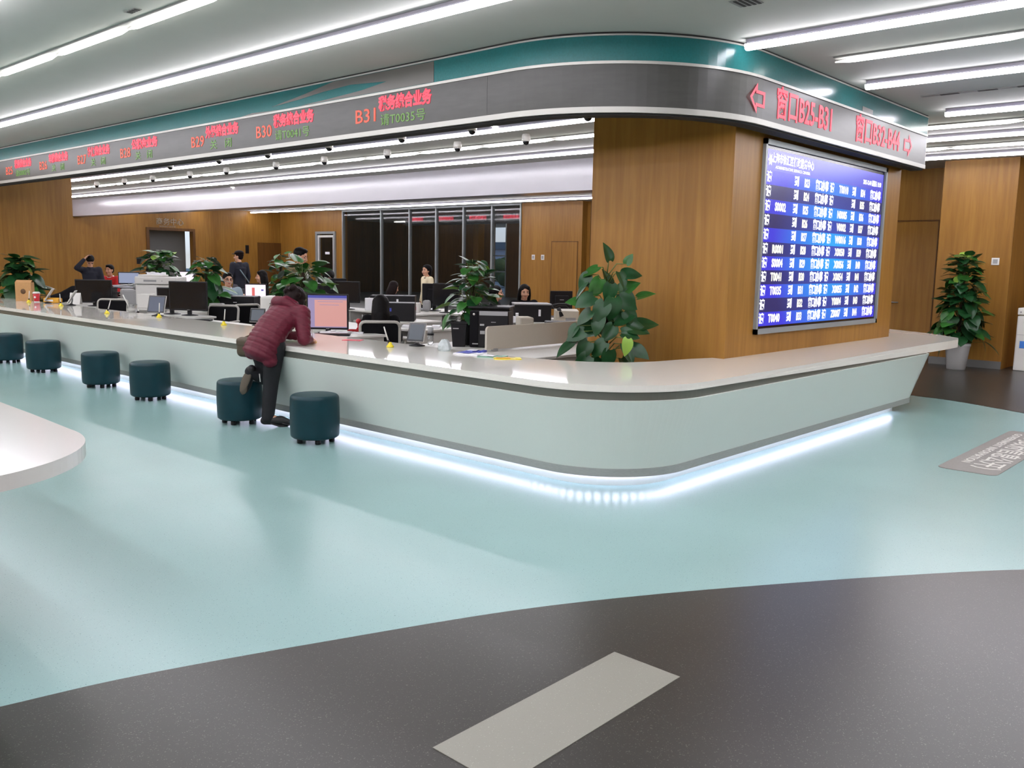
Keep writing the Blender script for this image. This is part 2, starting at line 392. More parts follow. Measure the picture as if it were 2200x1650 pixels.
# dark room behind the glass, with an outside window at its far wall
WX = 30.55
f = MB()
f.box(WX, WX+.2, 15.764, 28.35, 0, CEIL); f.box(WX, WX+.2, 29.267, 36, 0, CEIL); f.box(21.629, WX, 15.764, 16.619, 0, CEIL); f.box(21.629, WX, 35.8, 36, 0, CEIL)
struct('wall_beyond_glass', f, 'wood_dark')
f = MB(); f.box(27.373, 27.739, 27.067, 27.373, 0, CEIL); struct('pillar_beyond_glass', f, 'wood')
f = MB()
for y in (28.35, 29.206): f.box(WX-.02, WX+.07, y, y+.06, 0, CEIL)
for z in (.02, 1.15, 1.894, CEIL-.06): f.box(WX-.01, WX+.06, 28.35+.06, 29.206, z, z+.06)
struct('window_7', f, 'alu')
t = thing('led_board', 'dim red lettering board seen through the glass wall', 'sign', (25.173, 23.829, 3.104))
a = MB(); a.box(0, .08, -5.5, 5.5, 0, CEIL-3.104-.01); a.build('board', 'led_grey', t)
a = MB()
me_ = text_mesh('税务综合业务', .16, .004)
for k in range(6): a.mesh(me_, on(WEST, -.004, 4.8-k*1.85, .24))
a.build('red_lettering', 'red_led', t)
# what stands outside that window
f = MB(); f.box(56, 65, 42, 67, 0, 2.7); f.box(55.6, 65, 41.6, 67.5, 2.7, 3.3, 1); tag(f.build('outside_building', ['wall_out', 'roof_out']), 'low pale building with grey roof beyond the far window', 'building')
f = MB(); f.box(36, 110, -20, 110, -.3, 0); struct('ground_outside', f, 'roof_out')
f = MB()
random.seed(4)
for k in range(40):
    f.ell((42+random.random()*1.2, 36+random.random()*7, .5+random.random()*1.1), (.55, .55, .52), n=8)
tag(f.build('hedge', 'leafy_out'), 'clipped green hedge outside the far window', 'hedge')

# right-hand walls past the counter
BX = 16.55
f = MB(); f.box(17.6, 17.8, 5.1, 9, 0, CEIL); struct('wall_right_recess', f, 'wood')
f = MB(); f.box(BX, 18.2, 3.90, 5.06, 0, CEIL); struct('wall_right_block', f, 'wood')
f = MB(); f.box(17.58, 17.6, 5.40, 6.36, 0, 2.547); o = struct('door_5', f, 'wood')
g = MB(); g.box(17.565, 17.58, 5.38, 6.38, 2.547, 2.572); g.box(17.565, 17.58, 5.38, 5.4, 0, 2.547); g.build('door_frame', 'wood_dark', o)
g = MB(); g.tube([(17.58, 6.2, 1.02), (17.52, 6.2, 1.02), (17.52, 6.0, 1.02)], .013); g.box(17.57, 17.58, 6.17, 6.23, .88, 1.07); g.build('door_handle', 'alu', o)
f = MB(); f.box(BX-.02, BX, 3.90, 5.06, 0, .13); f.box(17.57, 17.59, 5.1, 5.37, 0, .13); struct('baseboard_right', f, 'baseboard')
f = MB(); f.box(18.2, 18.4, -9, 3.90, 0, CEIL); struct('wall_right', f, 'wood')

# staff area beam: glossy white downstand
f = MB(); f.box(12.815, 13.3, 6.0, 32.994, 2.949, CEIL); struct('beam_white_band', f, 'band_white')
# screen pillar
f = MB(); f.box(7.3, 11.5, 4.02, 5.6, .0, CEIL); struct('pillar', f, 'wood')
f = MB(); f.box(7.296, 7.304, 4.012, 4.02, .8, CEIL-.3); struct('trim_3', f, 'wood')

# ================================================================== ceiling lamps
LAMPS = 'ceiling strip lamps'
def lamp(x, y0, y1, label, g=LAMPS):
    t = thing('strip_lamp', label, 'ceiling lamp', (x, (y0+y1)/2, CEIL-.002), 0, g); h = (y1-y0)/2
    a = MB(); a.box(-.02, .02, -h, h, -.03, 0); a.box(-.045, .045, -h, h, -.042, -.036)  # wide lower plate added to block the tube's upward light
    a.build('housing', 'housing', t)
    a = MB(); a.box(-.04, -.022, -h+.02, h-.02, -.036, -.033); a.box(.022, .04, -h+.02, h-.02, -.036, -.033); a.build('added_glow', 'added_glow', t)  # glowing slits added to brighten the ceiling above the lamp
    a = MB(); pr = [(.042, -.043), (.042, -.058), (.034, -.076), (.016, -.086), (-.016, -.086), (-.034, -.076), (-.042, -.058), (-.042, -.043)]
    a.sweep([(0, -h, 1, 0), (0, h, 1, 0)], pr, smooth=True); a.build('tube', 'lamp', t)
    return t
def slim(x, y0, y1, label, g='slim ceiling tube lights'):
    t = thing('slim_tube_light', label, 'ceiling lamp', (x, (y0+y1)/2, CEIL-.002), 0, g); h = (y1-y0)/2
    a = MB(); a.box(-.06, .06, -h, h, -.012, 0); a.build('tray', 'slot', t)
    a = MB(); n = max(1, round((y1-y0)/1.5)); L = 2*h/n
    for i in range(n):
        y = -h+i*L
        a.tube([(0, y+.0, -.034), (0, y+.16, -.034), (0, y+L-.16, -.034), (0, y+L-.0, -.034)], [.004, .02, .02, .004], 8)
    a.build('tubes', 'slim', t)
    return t
lamp(4.64, -6.0, 20.9, 'long bright strip lamp running just outside the teal fascia')
lamp(2.36, -6.0, 20.9, 'bright strip lamp cut off at the top left corner of the photo')
slim(3.43, -6.0, 20.9, 'chain of slim tubes along the ceiling left of the long strip lamp')
lamp(6.93, -6.0, 3.75, 'bright strip lamp ending nearest the fascia curve')
slim(8.01, -6.0, 3.45, 'slim tube row above the fascia between two bright strips')
lamp(9.14, -6.0, 3.6, 'second bright strip lamp from the fascia curve, ending above the screen pillar')
lamp(11.26, -6.0, 3.48, 'third bright strip lamp, starting beyond the fascia end')
slim(12.41, -6.0, 5.9, 'slim tube row just beyond the fascia end')
lamp(13.32, -6.0, 5.9, 'fourth bright strip lamp, crossing behind the fascia end')
slim(14.59, -6.0, 5.9, 'slim tube row second from the wood wall on the right')
lamp(15.51, -6.0, 5.9, 'bright strip lamp nearest the wood wall on the right')
lamp(9.14, 5.75, 32.5, 'bright strip lamp over the staff area nearest the fascia')
slim(10.44, 5.75, 32.8, 'slim tube row over the staff area between the two strips')
lamp(11.69, 5.75, 32.8, 'bright strip lamp over the staff area beside the white band')
lamp(14.84, 10.23, 32.8, 'unseen strip lamp added behind the white band nearest to it')  # unseen rows added to light the office beyond the band
lamp(17.53, 10.23, 32.8, 'unseen strip lamp added behind the white band, second from it')
lamp(19.9, 10.23, 32.8, 'unseen strip lamp added behind the white band nearest the glass wall')  # added to brighten the far wood walls
slim(25.7, 17, 24, 'added slim tube row lighting the dark room behind the glass wall')  # tubes put in to brighten the room behind the glass
slim(28.5, 17, 34, 'added slim tube row by the far wall of the dark room')  # second added row, lifting the dark room further
for i, x in enumerate((0.1, -2.0, -4.1, -6.2)):  # unseen rows carrying on the ceiling pattern, put in for illumination
    lamp(x, -6, 20.9, ['unseen strip lamp overhead, first behind the photo corner', 'unseen strip lamp overhead, second behind the photo corner', 'unseen strip lamp overhead, third behind the photo corner', 'unseen strip lamp overhead, farthest behind the camera'][i])
# small round downlights
dl = None
for px, py, lb in ((1065, 272, 'beside the strip near the screen pillar'), (900, 302, 'above the fifth camera from the pillar'), (640, 333, 'beside the strip above B30'), (430, 356, 'beside the strip above B29'), (295, 373, 'beside the strip left of B29'), (390, 412, 'beside the white band, left one'), (500, 402, 'beside the white band, right one'), (2168, 284, 'beyond the fascia end on the right')):
    p = P(px, py, CEIL-.01)
    if dl is None:
        dl = thing('downlight', 'small round downlight '+lb, 'downlight', (p.x, p.y, CEIL), 0, 'round downlights')
        a = MB(); a.lathe([(.07, 0), (.07, -.01), (.055, -.012)]); a.build('rim', 'white_plastic', dl)
        a = MB(); a.lathe([(.05, -.011), (.05, -.016), (.02, -.02)]); a.build('lens', 'spot', dl)
    else: dup(dl, (p.x, p.y, CEIL), 0, 'small round downlight '+lb)
# dome cameras in two rows
dc = None
ROW1 = [17.42, 15.51, 13.86, 12.07, 10.28, 8.81, 6.82]; ROW2 = [23.84, 22.22, 20.71, 18.93, 17.37, 15.49, 13.89, 12.08, 10.35, 8.9]
ORD = ['first', 'second', 'third', 'fourth', 'fifth', 'sixth', 'seventh', 'eighth', 'ninth', 'tenth']
for r, (x, ys) in enumerate(((8.76, ROW1), (9.97, ROW2))):
    for i, y in enumerate(ys):
        lb = 'ceiling dome camera, %s from left, %s' % (ORD[i], 'row nearest the fascia' if r == 0 else 'row by the slim tubes')
        z = CEIL
        if dc is None:
            dc = thing('dome_camera', lb, 'security camera', (x, y, z), 0, 'dome cameras over the staff area')
            a = MB(); a.lathe([(.055, 0), (.064, -.04), (.064, -.085), (.05, -.1)], n=18); a.build('mount', 'white_plastic', dc)
            a = MB(); a.ell((0, 0, -.105), (.052, .052, .052), n=14); a.build('dome', 'black_gloss', dc)
            a = MB(); a.lathe([(.066, -.088), (.068, -.098), (.05, -.104)], n=18); a.build('ring', 'white_plastic', dc)
        else: dup(dc, (x, y, z), 0, lb)
# ceiling slots
for x0, y0, w_, l_, lb in ((10.3, 2.7, .07, 1.5, 'thin dark grille slot in the ceiling beyond the fascia'), (5.96, 3.25, .18, .18, 'small square grille at the top edge of the photo'), (3.26, 7.0, .06, .18, 'tiny grille above the slim tube row')):
    t = thing('ceiling_vent', lb, 'vent', (x0, y0, CEIL))
    a = MB(); a.box(-w_/2, w_/2, -l_/2, l_/2, -.006, 0); a.build('vent_frame', 'slot', t)
    a = MB(); k = 4
    for i in range(k): a.box(-w_/2+.008, w_/2-.008, -l_/2+.01+(l_-.02)*i/k, -l_/2+.01+(l_-.02)*(i+.5)/k, -.009, -.005)
    a.build('slats', 'near_black', t)
# exit sign at the left edge
t = thing('exit_sign', 'green exit sign hanging at the left edge of the photo', 'sign', (4.55, 14.35, 2.98))
a = MB(); a.box(-.02, .02, -.2, .2, -.1, .1); a.build('sign_box', 'exit_green', t)
a = MB(); a.box(-.023, -.02, -.15, -.02, -.03, .03); a.prism([(-.02, .06), (.06, 0), (-.02, -.06)], -.001, .001, X=Matrix(((0, 0, 1, -.022), (-1, 0, 0, -.05), (0, 1, 0, 0), (0, 0, 0, 1)))); a.build('arrow', 'exit_white', t)
a = MB(); a.tube([(0, -.15, .1), (0, -.15, .53)], .008, 6); a.tube([(0, .15, .1), (0, .15, .53)], .008, 6); a.build('hanger', 'alu', t)

# ================================================================== fascia
FX, FY, FXE = 5.77, 3.79, 11.62
fc, fr = (FX+1.57, FY+1.57), 1.57
fpath = arc_path([(FX, YEND-.005)] + [(FX, y) for y in (16, 12, 8)] + [(FX, 5.6)], fc, fr, [(7.6, FY), (9.5, FY), (FXE, FY)], 28)
t = thing('led_fascia', 'curved overhead fascia with teal band, grey LED panel and red lettering', 'fascia')
a = MB(); a.sweep(fpath, [(0, 3.287), (0, 3.485), (.1, 3.485), (.1, 3.287)]); a.build('teal_band', 'teal_glass', t)
a = MB(); a.sweep(fpath, [(0, 2.926), (0, 3.264), (.1, 3.264), (.1, 2.926)]); a.build('led_panel', 'led_grey', t)
for z0, z1, nm, mt, o_ in ((3.264, 3.287, 'middle_strip', 'strip_metal', -.012), (2.879, 2.926, 'bottom_strip', 'strip_metal', -.01), (3.485, 3.498, 'top_strip', 'strip_metal', -.008)):
    a = MB(); a.sweep(fpath, [(o_, z0), (o_, z1), (.1, z1), (.1, z0)]); a.build(nm, mt, t)
a = MB(); a.sweep(fpath, [(.004, 3.498), (.004, 3.514), (.1, 3.514), (.1, 3.498)]); a.sweep(fpath, [(.02, 2.862), (.02, 2.879), (.16, 2.879), (.16, 2.862)]); a.build('dark_shade_strips', 'near_black', t)  # dark top line; lower strip paints the fascia underside in shade
a = MB(); a.box(FXE-.05, FXE, FY+.1, 5.5, 2.882, 3.514); a.build('return_panel', 'wood', t)
a = MB(); a.box(FXE, FXE+.01, FY, FY+.12, 2.882, 3.514); a.build('end_cap', 'strip_metal', t)
a = MB()   # grey wave graphic on the teal band (outline in y, z on the face towards -X)
XW = Matrix(((0, 0, 1, FX-.003), (1, 0, 0, 0), (0, 1, 0, 0), (0, 0, 0, 1)))
a.prism([(6.314, 3.293), (6.314, 3.481), (7.864, 3.481), (8.388, 3.409), (9.029, 3.339), (8.505, 3.363), (8.039, 3.397), (7.572, 3.415), (6.99, 3.38), (7.398, 3.339), (8.039, 3.31), (8.505, 3.295)][::-1], 0, .002, X=XW)
a.build('wave_graphic', 'fascia_grey', t); a = MB()
a.prism([(8.877, 3.293), (9.67, 3.293), (9.437, 3.31)], 0, .002, X=XW)
a.build('wave_graphic', 'fascia_grey', t); a = MB()
a.prism([(9.553, 3.293), (9.553, 3.345), (9.844, 3.339), (9.844, 3.293)], 0, .002, X=Matrix(((1, 0, 0, 0), (0, 0, -1, FY-.001), (0, 1, 0, 0), (0, 0, 0, 1))))
a.build('grey_patch', 'fascia_grey', t)
a = MB()
for y in (5.62,): a.box(FX-.002, FX+.01, y, y+.004, 2.926, 3.264)
a.build('panel_seam', 'led_seam', t)
from_px = lambda px, py: (lambda d: (d.y*FX/d.x, EYE+d.z*FX/d.x))(_ray(px, py))
SIGNS = [(10, 30, 362, 380, 'B25', '税务综合业务', '请S0002号'), (83, 103, 350, 365, 'B26', '车购综合业务', '关　闭'), (166, 186, 340, 350, 'B27', '社保综合业务', '关　闭'), (259, 280, 328, 338, 'B28', '公积金业务', '关　闭'),
         (412, 438, 305, 312, 'B29', '外经综合业务', '关　闭'), (551, 583, 278, 280, 'B30', '税务综合业务', '请T0041号'), (769, 807, 245, 246, 'B31', '税务综合业务', '请T0035号')]
for x0, x1, ya, yb, n_, a1, a2 in SIGNS:
    y0, _ = from_px(x0, ya); y1, _ = from_px(x1, ya); w_ = abs(y0-y1)
    X = on(WEST, FX-.003, (y0+y1)/2, 3.075)
    me = text_mesh(n_, .19, .0012, .002, 'CENTER'); xs = [v.co.x for v in me.vertices]; k = .32/(max(xs)-min(xs))
    for v in me.vertices: v.co.x *= k
    o_ = MB(); o_.mesh(me, X); o_.build('window_number', 'orange_led', t)
    me = text_mesh(a1, .145, .006, .002, 'CENTER'); xs = [v.co.x for v in me.vertices]; k = .78/(max(xs)-min(xs)); cx = (max(xs)+min(xs))/2
    for v in me.vertices: v.co.x = (v.co.x-cx)*k
    o_ = MB(); o_.mesh(me, on(WEST, FX-.003, y1-.05-.39, 3.165)); o_.build('service_lettering', 'red_led', t)
    me = text_mesh(a2, .12, .0, .002, 'CENTER'); xs = [v.co.x for v in me.vertices]; k = (.66 if a2[0] == '请' else .50)/(max(xs)-min(xs)); cx = (max(xs)+min(xs))/2
    for v in me.vertices: v.co.x = (v.co.x-cx)*k
    o_ = MB(); o_.mesh(me, on(WEST, FX-.003, y1-.05-.36, 3.01)); o_.build('status_lettering', 'green_led', t)
ony = lambda px, py: (lambda d: (d.x*FY/d.y, EYE+d.z*FY/d.y))(_ray(px, py))
def fit_text(mb, body, size, x0, x1, z, bold):
    me = text_mesh(body, size, bold, .002, 'CENTER'); xs = [v.co.x for v in me.vertices]; k = (x1-x0)/(max(xs)-min(xs)); cx = (max(xs)+min(xs))/2
    for v in me.vertices: v.co.x = (v.co.x-cx)*k
    mb.mesh(me, on(SOUTH, (x0+x1)/2, FY-.003, z))
xa, _ = ony(1668, 235); xb, _ = ony(1786, 265); red = MB(); fit_text(red, '窗口B25-B31', .30, xa, xb, 3.09, .005)
xa2, _ = ony(1838, 285); xb2, _ = ony(1932, 305); red.build('direction_lettering', 'red_led', t); red = MB(); fit_text(red, '窗口B32-B44', .30, xa2, xb2, 3.09, .005)
def arrow(mb, cx, z, s, sg):
    P0 = [(-1, 0), (-.1, .95), (-.1, .5), (.9, .5), (.9, -.5), (-.1, -.5), (-.1, -.95)]
    Q0 = [(-.72, 0), (-.28, .5), (-.28, .3), (.68, .3), (.68, -.3), (-.28, -.3), (-.28, -.5)]
    o_ = [(cx+sg*s*p[0]*1.05, z+s*p[1]) for p in P0]; i_ = [(cx+sg*s*p[0]*1.05, z+s*p[1]) for p in Q0]
    for k in range(7):
        j = (k+1) % 7; mb.add([(o_[k][0], FY-.004, o_[k][1]), (o_[j][0], FY-.004, o_[j][1]), (i_[j][0], FY-.004, i_[j][1]), (i_[k][0], FY-.004, i_[k][1])], [(0, 1, 2, 3)])
xl, _ = ony(1627, 225); xr, _ = ony(1950, 312)
red.build('direction_lettering', 'red_led', t); red = MB(); arrow(red, xl, 3.09, .135, 1); red.build('direction_arrow', 'red_led', t); red = MB(); arrow(red, xr, 3.09, .135, -1)
red.build('direction_arrow', 'red_led', t)

# ================================================================== counter
t = thing('service_counter', 'long white service counter with rounded corner, steel strips and glowing base', 'counter')
KX, KY = 4.83, 3.30
cc, cr_ = (KX+.9, KY+.9), .9
ys0 = [(KX, y) for y in (YEND-.01, 17, 13, 10, 7, 5.2)]
kp = arc_path(ys0, cc, cr_, [(7, KY), (8.5, KY), (10.73, KY)], 28)
# worktop: outer edge, blade-shaped end, inner edge; its edge grows deeper towards the free end
END = [(10.7, KY), (11.4, KY-.02), (11.8, KY-.02), (12.08, KY+.06), (12.35, KY+.3), (12.68, KY+.72), (12.95, KY+1.2), (13.05, KY+1.75), (11.45, KY+1.75)]
outer = [(KX, YEND-.01)] + [(KX, 5.2)] + [(p[0], p[1]) for p in kp[6:-3]] + [(7, KY)] + END + [(11.45, 4.1), (7.4, 4.1)]
inner = [(7.05, 4.22), (6.6, 4.30), (6.32, 4.42), (6.1, 4.66), (5.97, 4.95), (5.9, 5.35), (5.9, YEND-.01)]
low = lambda p: .752-.05*max(0, min(1, (p[0]-5.9)/4.8))*(p[1] < 3.6)
a = MB(); a.prism(outer+inner, .765, .80); a.prism(END+[(10.7, KY+.5)], .702, .765); top = a.build('worktop', 'white_gloss', t)
a = MB(); a.sweep(kp, lambda p: [(-.004, low(p)), (-.004, .766), (.03, .766), (.03, low(p))]); a.build('worktop_edge', 'white_gloss', t)
a = MB(); a.sweep(kp, lambda p: [(.006, .69), (.006, low(p)), (.06, low(p)), (.06, .69)]); a.build('steel_strip', 'steel_dark', t)
# leaning front: offsets grow towards the floor
cpath = kp
a = MB(); a.sweep(cpath, [(-.02, .692), (.16, .16), (.22, .16), (.06, .692)]); a.build('front_panel', 'counter_white', t)
a = MB(); a.sweep(cpath, [(.155, .10), (.155, .16), (.22, .16), (.22, .10)]); a.build('toe_strip', 'steel', t)
a = MB(); a.sweep(kp[:-1]+[(10.6, KY, 0, 1)], [(.30, .0), (.30, .70), (.36, .70), (.36, 0)]); a.build('plinth', 'counter_white', t)
lp = kp[:-1]+[(10.55, KY, 0, 1)]; a = MB(); run = 0   # a string of small lights under the toe
for (xa_, ya_, na_, ma_), (xb_, yb_, nb_, mb_) in zip(lp[:-1], lp[1:]):
    A = Vector((xa_+na_*.277, ya_+ma_*.277, 0)); B = Vector((xb_+nb_*.277, yb_+mb_*.277, 0)); L_ = (B-A).length; q = .07-run
    while q < L_:
        c_ = A.lerp(B, q/L_); a.box(c_.x-.018, c_.x+.018, c_.y-.018, c_.y+.018, .086, .098); q += .07
    run = L_-(q-.07)
a.build('light_string', 'led_strip', t)
a = MB(); a.prism([(KY-.02, .692), (KY+.16, .16), (KY+.16, .1), (4.9, .1), (4.9, .70), (KY+.01, .70)], 10.70, 10.735, X=Matrix(((0, 0, 1, 0), (1, 0, 0, 0), (0, 1, 0, 0), (0, 0, 0, 1)))); a.build('end_panel', 'counter_white', t)

# ================================================================== queue screen
t = thing('queue_screen', 'large blue queue display screen set into the wood pillar', 'screen', (7.84, 4.02, 1.0))
W_, H_ = 3.12, 1.84
a = MB()
for x0, x1, z0, z1 in ((0, W_, 0, .05), (0, W_, H_-.05, H_), (0, .035, 0, H_), (W_-.045, W_, 0, H_)): a.box(x0, x1, -.035, 0, z0, z1)
a.build('frame', 'alu_grey', t)
a = MB(); a.box(.035, W_-.045, -.012, -.002, .05, H_-.05); a.build('black_margin', 'black_gloss', t)
sx0, sx1, sz0, sz1 = .06, W_-.075, .075, H_-.085; sw, sh = sx1-sx0, sz1-sz0
hd = sh*.115; rh = (sh-hd)/11
a = MB(); a.box(sx0, sx1, -.016, -.012, sz1-hd, sz1, 2)
for k in range(11): a.box(sx0, sx1, -.016, -.012, sz1-hd-rh*(k+1), sz1-hd-rh*k, 0 if k % 2 == 0 else 1)
a.build('display', ['board_bright', 'board_dark', 'board_head'], t)
ROWS = [('', 'B23', 'T0010', 'B34'), ('', 'B24', '', 'B35'), ('S0002', 'B25', 'N0005', 'B36'), ('', 'B26', 'V0002', 'B37'), ('', 'B27', 'W0016', 'B38'), ('R0001', 'B28', 'X0050', 'B39'), ('S0004', 'B29', 'X0056', 'B40'), ('T0041', 'B30', 'X0054', 'B41'), ('T0035', 'B31', 'X0055', 'B42'), ('', 'B32', 'Y0004', 'B43'), ('T0040', 'B33', 'Z0007', 'B44')]
wt = MB(); cache = {}
def tx(mb, body, u, z, size, bold=.003, sx=1):
    k = (body, size, bold)
    if k not in cache: cache[k] = text_mesh(body, size, bold, .001, 'CENTER', sx)
    mb.mesh(cache[k], on(SOUTH, sx0+u*sw, -.018, z))
for k, (c0, b0, c1, b1) in enumerate(ROWS):
    z = sz1-hd-rh*(k+.5); wt = MB(); cd = MB()
    for u, s_, mb, sx in ((.022, '请', wt, 1), (.222, '到', wt, 1), (.302, b0, cd, .72), (.424, '窗口办事', wt, .72), (.51, '请', wt, 1), (.712, '到', wt, 1), (.797, b1, cd, .72), (.925, '窗口办事', wt, .72)):
        tx(mb, s_, u, z, .105 if s_ in '请到' else .112, .004, sx)
    if c0: tx(cd, c0, .112, z, .112, .004, .85)
    if c1: tx(cd, c1, .615, z, .112, .004, .85)
    wt.build('row_lettering', 'board_text', t); cd.build('row_codes', 'board_code', t)
wt = MB()
tx(wt, '上海市徐汇区行政服务中心', .19, sz1-hd*.42, .098, .003, .8)
tx(wt, 'ADMINISTRATIVE SERVICE CENTER', .19, sz1-hd*.82, .038, .001, 1.3)
tx(wt, '2015-12-04 星期五 15:50', .885, sz1-hd*.66, .07, .0015, .75)
wt.prism([(sx0+.02+.055+.05*math.cos(q)*(.75+.25*math.cos(6*q)), sz1-hd*.5+.06*math.sin(q)*(.75+.25*math.cos(6*q))) for q in [2*PI*i/24 for i in range(24)]], .016, .018, X=Matrix(((1, 0, 0, 0), (0, 0, -1, 0), (0, 1, 0, 0), (0, 0, 0, 1))))
wt.build('header_lettering', 'board_text', t)

# lettering on the far wall above the grey opening
t = thing('wall_lettering', 'pale metal characters above the grey opening in the far wall', 'sign', (16.497, 32.982, 2.909))
a = MB(); a.mesh(text_mesh('商务中心', .28, .002, .012), SOUTH); a.build('characters', 'wall_letters', t)
a = MB(); a.mesh(text_mesh('BUSINESS CENTER', .08, 0, .006), on(SOUTH, -.1, 0, -.17)); a.build('subtitle', 'wall_letters', t)

# floor plate with direction text
t = thing('floor_sign', 'grey floor plate with white direction lettering at the right edge', 'floor sign', (7.82, 1.8, 0))
a = MB(); L_, Wd = 2.4, .46; rr = .07
pl = []
for cx, cy, a0 in ((L_-rr, Wd-rr, 0), (rr, Wd-rr, 90), (rr, rr, 180), (L_-rr, rr, 270)):
    pl += [(cx+rr*math.cos(R(a0+k*15)), cy+rr*math.sin(R(a0+k*15))) for k in range(7)]
a.prism(pl, .0, .004); a.build('plate', 'sign_inlay', t)
FL = Matrix.Translation((2.36, .2, .0045)) @ Matrix.Rotation(PI, 4, 'Z')
a = MB(); a.mesh(text_mesh('查询政府信息公开）', .25, .002, .0005, 'LEFT'), FL @ Matrix.Translation((.06, .03, 0))); a.mesh(text_mesh('GOVERNMENT INFORMATION', .1, .001, .0005, 'LEFT', 1.35), FL @ Matrix.Translation((.12, -.14, 0))); a.build('lettering', 'sign_text', t)

VIEW = YAW-PI/2     # rotation that turns local -Y towards the camera

# ================================================================== stools
st = thing('round_stool', 'teal leather drum stool nearest the camera, right of the leaning woman', 'stool', (4.62, 6.62, 0), 0, 'teal drum stools along the counter')
def drum(mb, r, z0, z1, e):
    pr = [(r-.02, z0), (r-.004, z0+.012), (r, z0+.03)] + [(r+.004*math.sin(PI*k/8), z0+.03+(z1-z0-.03-e)*k/8) for k in range(1, 8)] + [(r, z1-e)]
    pr += [(r-e+e*math.cos(PI/2*k/6), z1-e+e*math.sin(PI/2*k/6)) for k in range(1, 7)] + [(r-e-.06, z1+.004), (.04, z1+.008)]
    mb.lathe(pr, n=48)
a = MB(); drum(a, .218, .045, .435, .035); a.build('drum_seat', 'stool', st)
for k in range(5):
    q = 2*PI*k/5+.5; a = MB(); x, y = .15*math.cos(q), .15*math.sin(q)
    a.lathe([(.022, 0), (.026, .004), (.026, .05)], (x, y, 0), 12); a.build('foot', 'black', st)
for x, y, lb in ((4.62, 7.90, 'teal leather drum stool behind the leaning woman'), (4.64, 9.88, 'teal leather drum stool third from the right'), (4.64, 11.22, 'teal leather drum stool fourth from the right'), (4.66, 13.15, 'teal leather drum stool second from the left edge'), (4.66, 14.6, 'teal leather drum stool cut off by the left edge')):
    dup(st, (x, y, 0), random.random()*3, lb)

# ================================================================== white table at the left edge
t = thing('curved_table', 'glossy white rounded tabletop cut off at the left edge', 'table', (0, 0, 0))
pl = []
rc, rcx, rcy = .78, .90, 4.42
for k in range(25):
    q = R(-95+k*(95+2)/24); pl.append((rcx+rc*math.cos(q), rcy+rc*math.sin(q)))
pl += [(1.70, 5.0), (1.72, 6.0), (1.74, 8), (.2, 8), (.2, 3.9), (.5, 3.72)]
a = MB(); a.prism(pl, .735, .80); o = a.build('tabletop', 'table_white', t)
bv = o.modifiers.new('edge', 'BEVEL'); bv.width = .008; bv.segments = 2; bv.limit_method = 'ANGLE'
a = MB(); a.prism([(1.3, 4.9), (1.35, 7.9), (.6, 7.9), (.5, 4.6), (.75, 4.3), (1.1, 4.4)], 0, .735); a.build('pedestal', 'counter_white', t)

# ================================================================== plants
def leaf(mb, base, d, n, L, Wd, m=0, curl=.25, fold=.16):
    d = d.normalized(); n = (n-d*n.dot(d)); n = n.normalized() if n.length > 1e-5 else d.orthogonal().normalized(); s_ = d.cross(n)
    ts = (0, .06, .16, .28, .42, .56, .70, .82, .92, 1.0); ws = (.50, .78, .96, 1.0, .95, .82, .62, .40, .18, 0)
    vs = []
    for t_, w_ in zip(ts, ws):
        h = Wd*.5*w_; lob = -.10*L*max(0, 1-t_*3.5)
        dz = -curl*L*t_*t_
        for sg in (-1, -.66, -.33, 0, .33, .66, 1):
            q = abs(sg); vs.append(base + d*(L*t_+lob*q*q) + s_*(h*sg) + n*(dz+fold*h*(q-.45*q*q*q)*1.5))
    fs = []
    for i in range(len(ts)-1):
        for j in range(6): fs.append((i*7+j, i*7+j+1, (i+1)*7+j+1, (i+1)*7+j))
    mb.add(vs, fs, m, True)
def foliage(parent, specs, seed, L0, mats, pole_h, z0, stemr=.004):
    random.seed(seed)
    fo = MB(); sm = MB()
    for (az, z, out, L, pit, mi) in specs:
        u = Vector((math.cos(az), math.sin(az), 0))
        base = u*out + Vector((0, 0, z)); root = u*.03 + Vector((0, 0, z - .06 - out*.35))
        mid = (root+base)/2 + Vector((0, 0, .05+out*.1))
        sm.tube([root, mid, base], [stemr, stemr*.9, stemr*.7], 5)
        d = u*math.cos(pit) + Vector((0, 0, math.sin(pit))) + Vector((random.uniform(-.25, .25), random.uniform(-.25, .25), 0))
        n = Vector((0, 0, 1))*math.cos(pit) - u*math.sin(pit) + Vector((random.uniform(-.3, .3), random.uniform(-.3, .3), random.uniform(-.1, .1)))
        leaf(fo, base, d, n, L, L*.84, mi, random.uniform(.1, .3), random.uniform(.05, .22))
    fo.build('leaves', mats, parent); sm.build('stems', 'stem', parent)
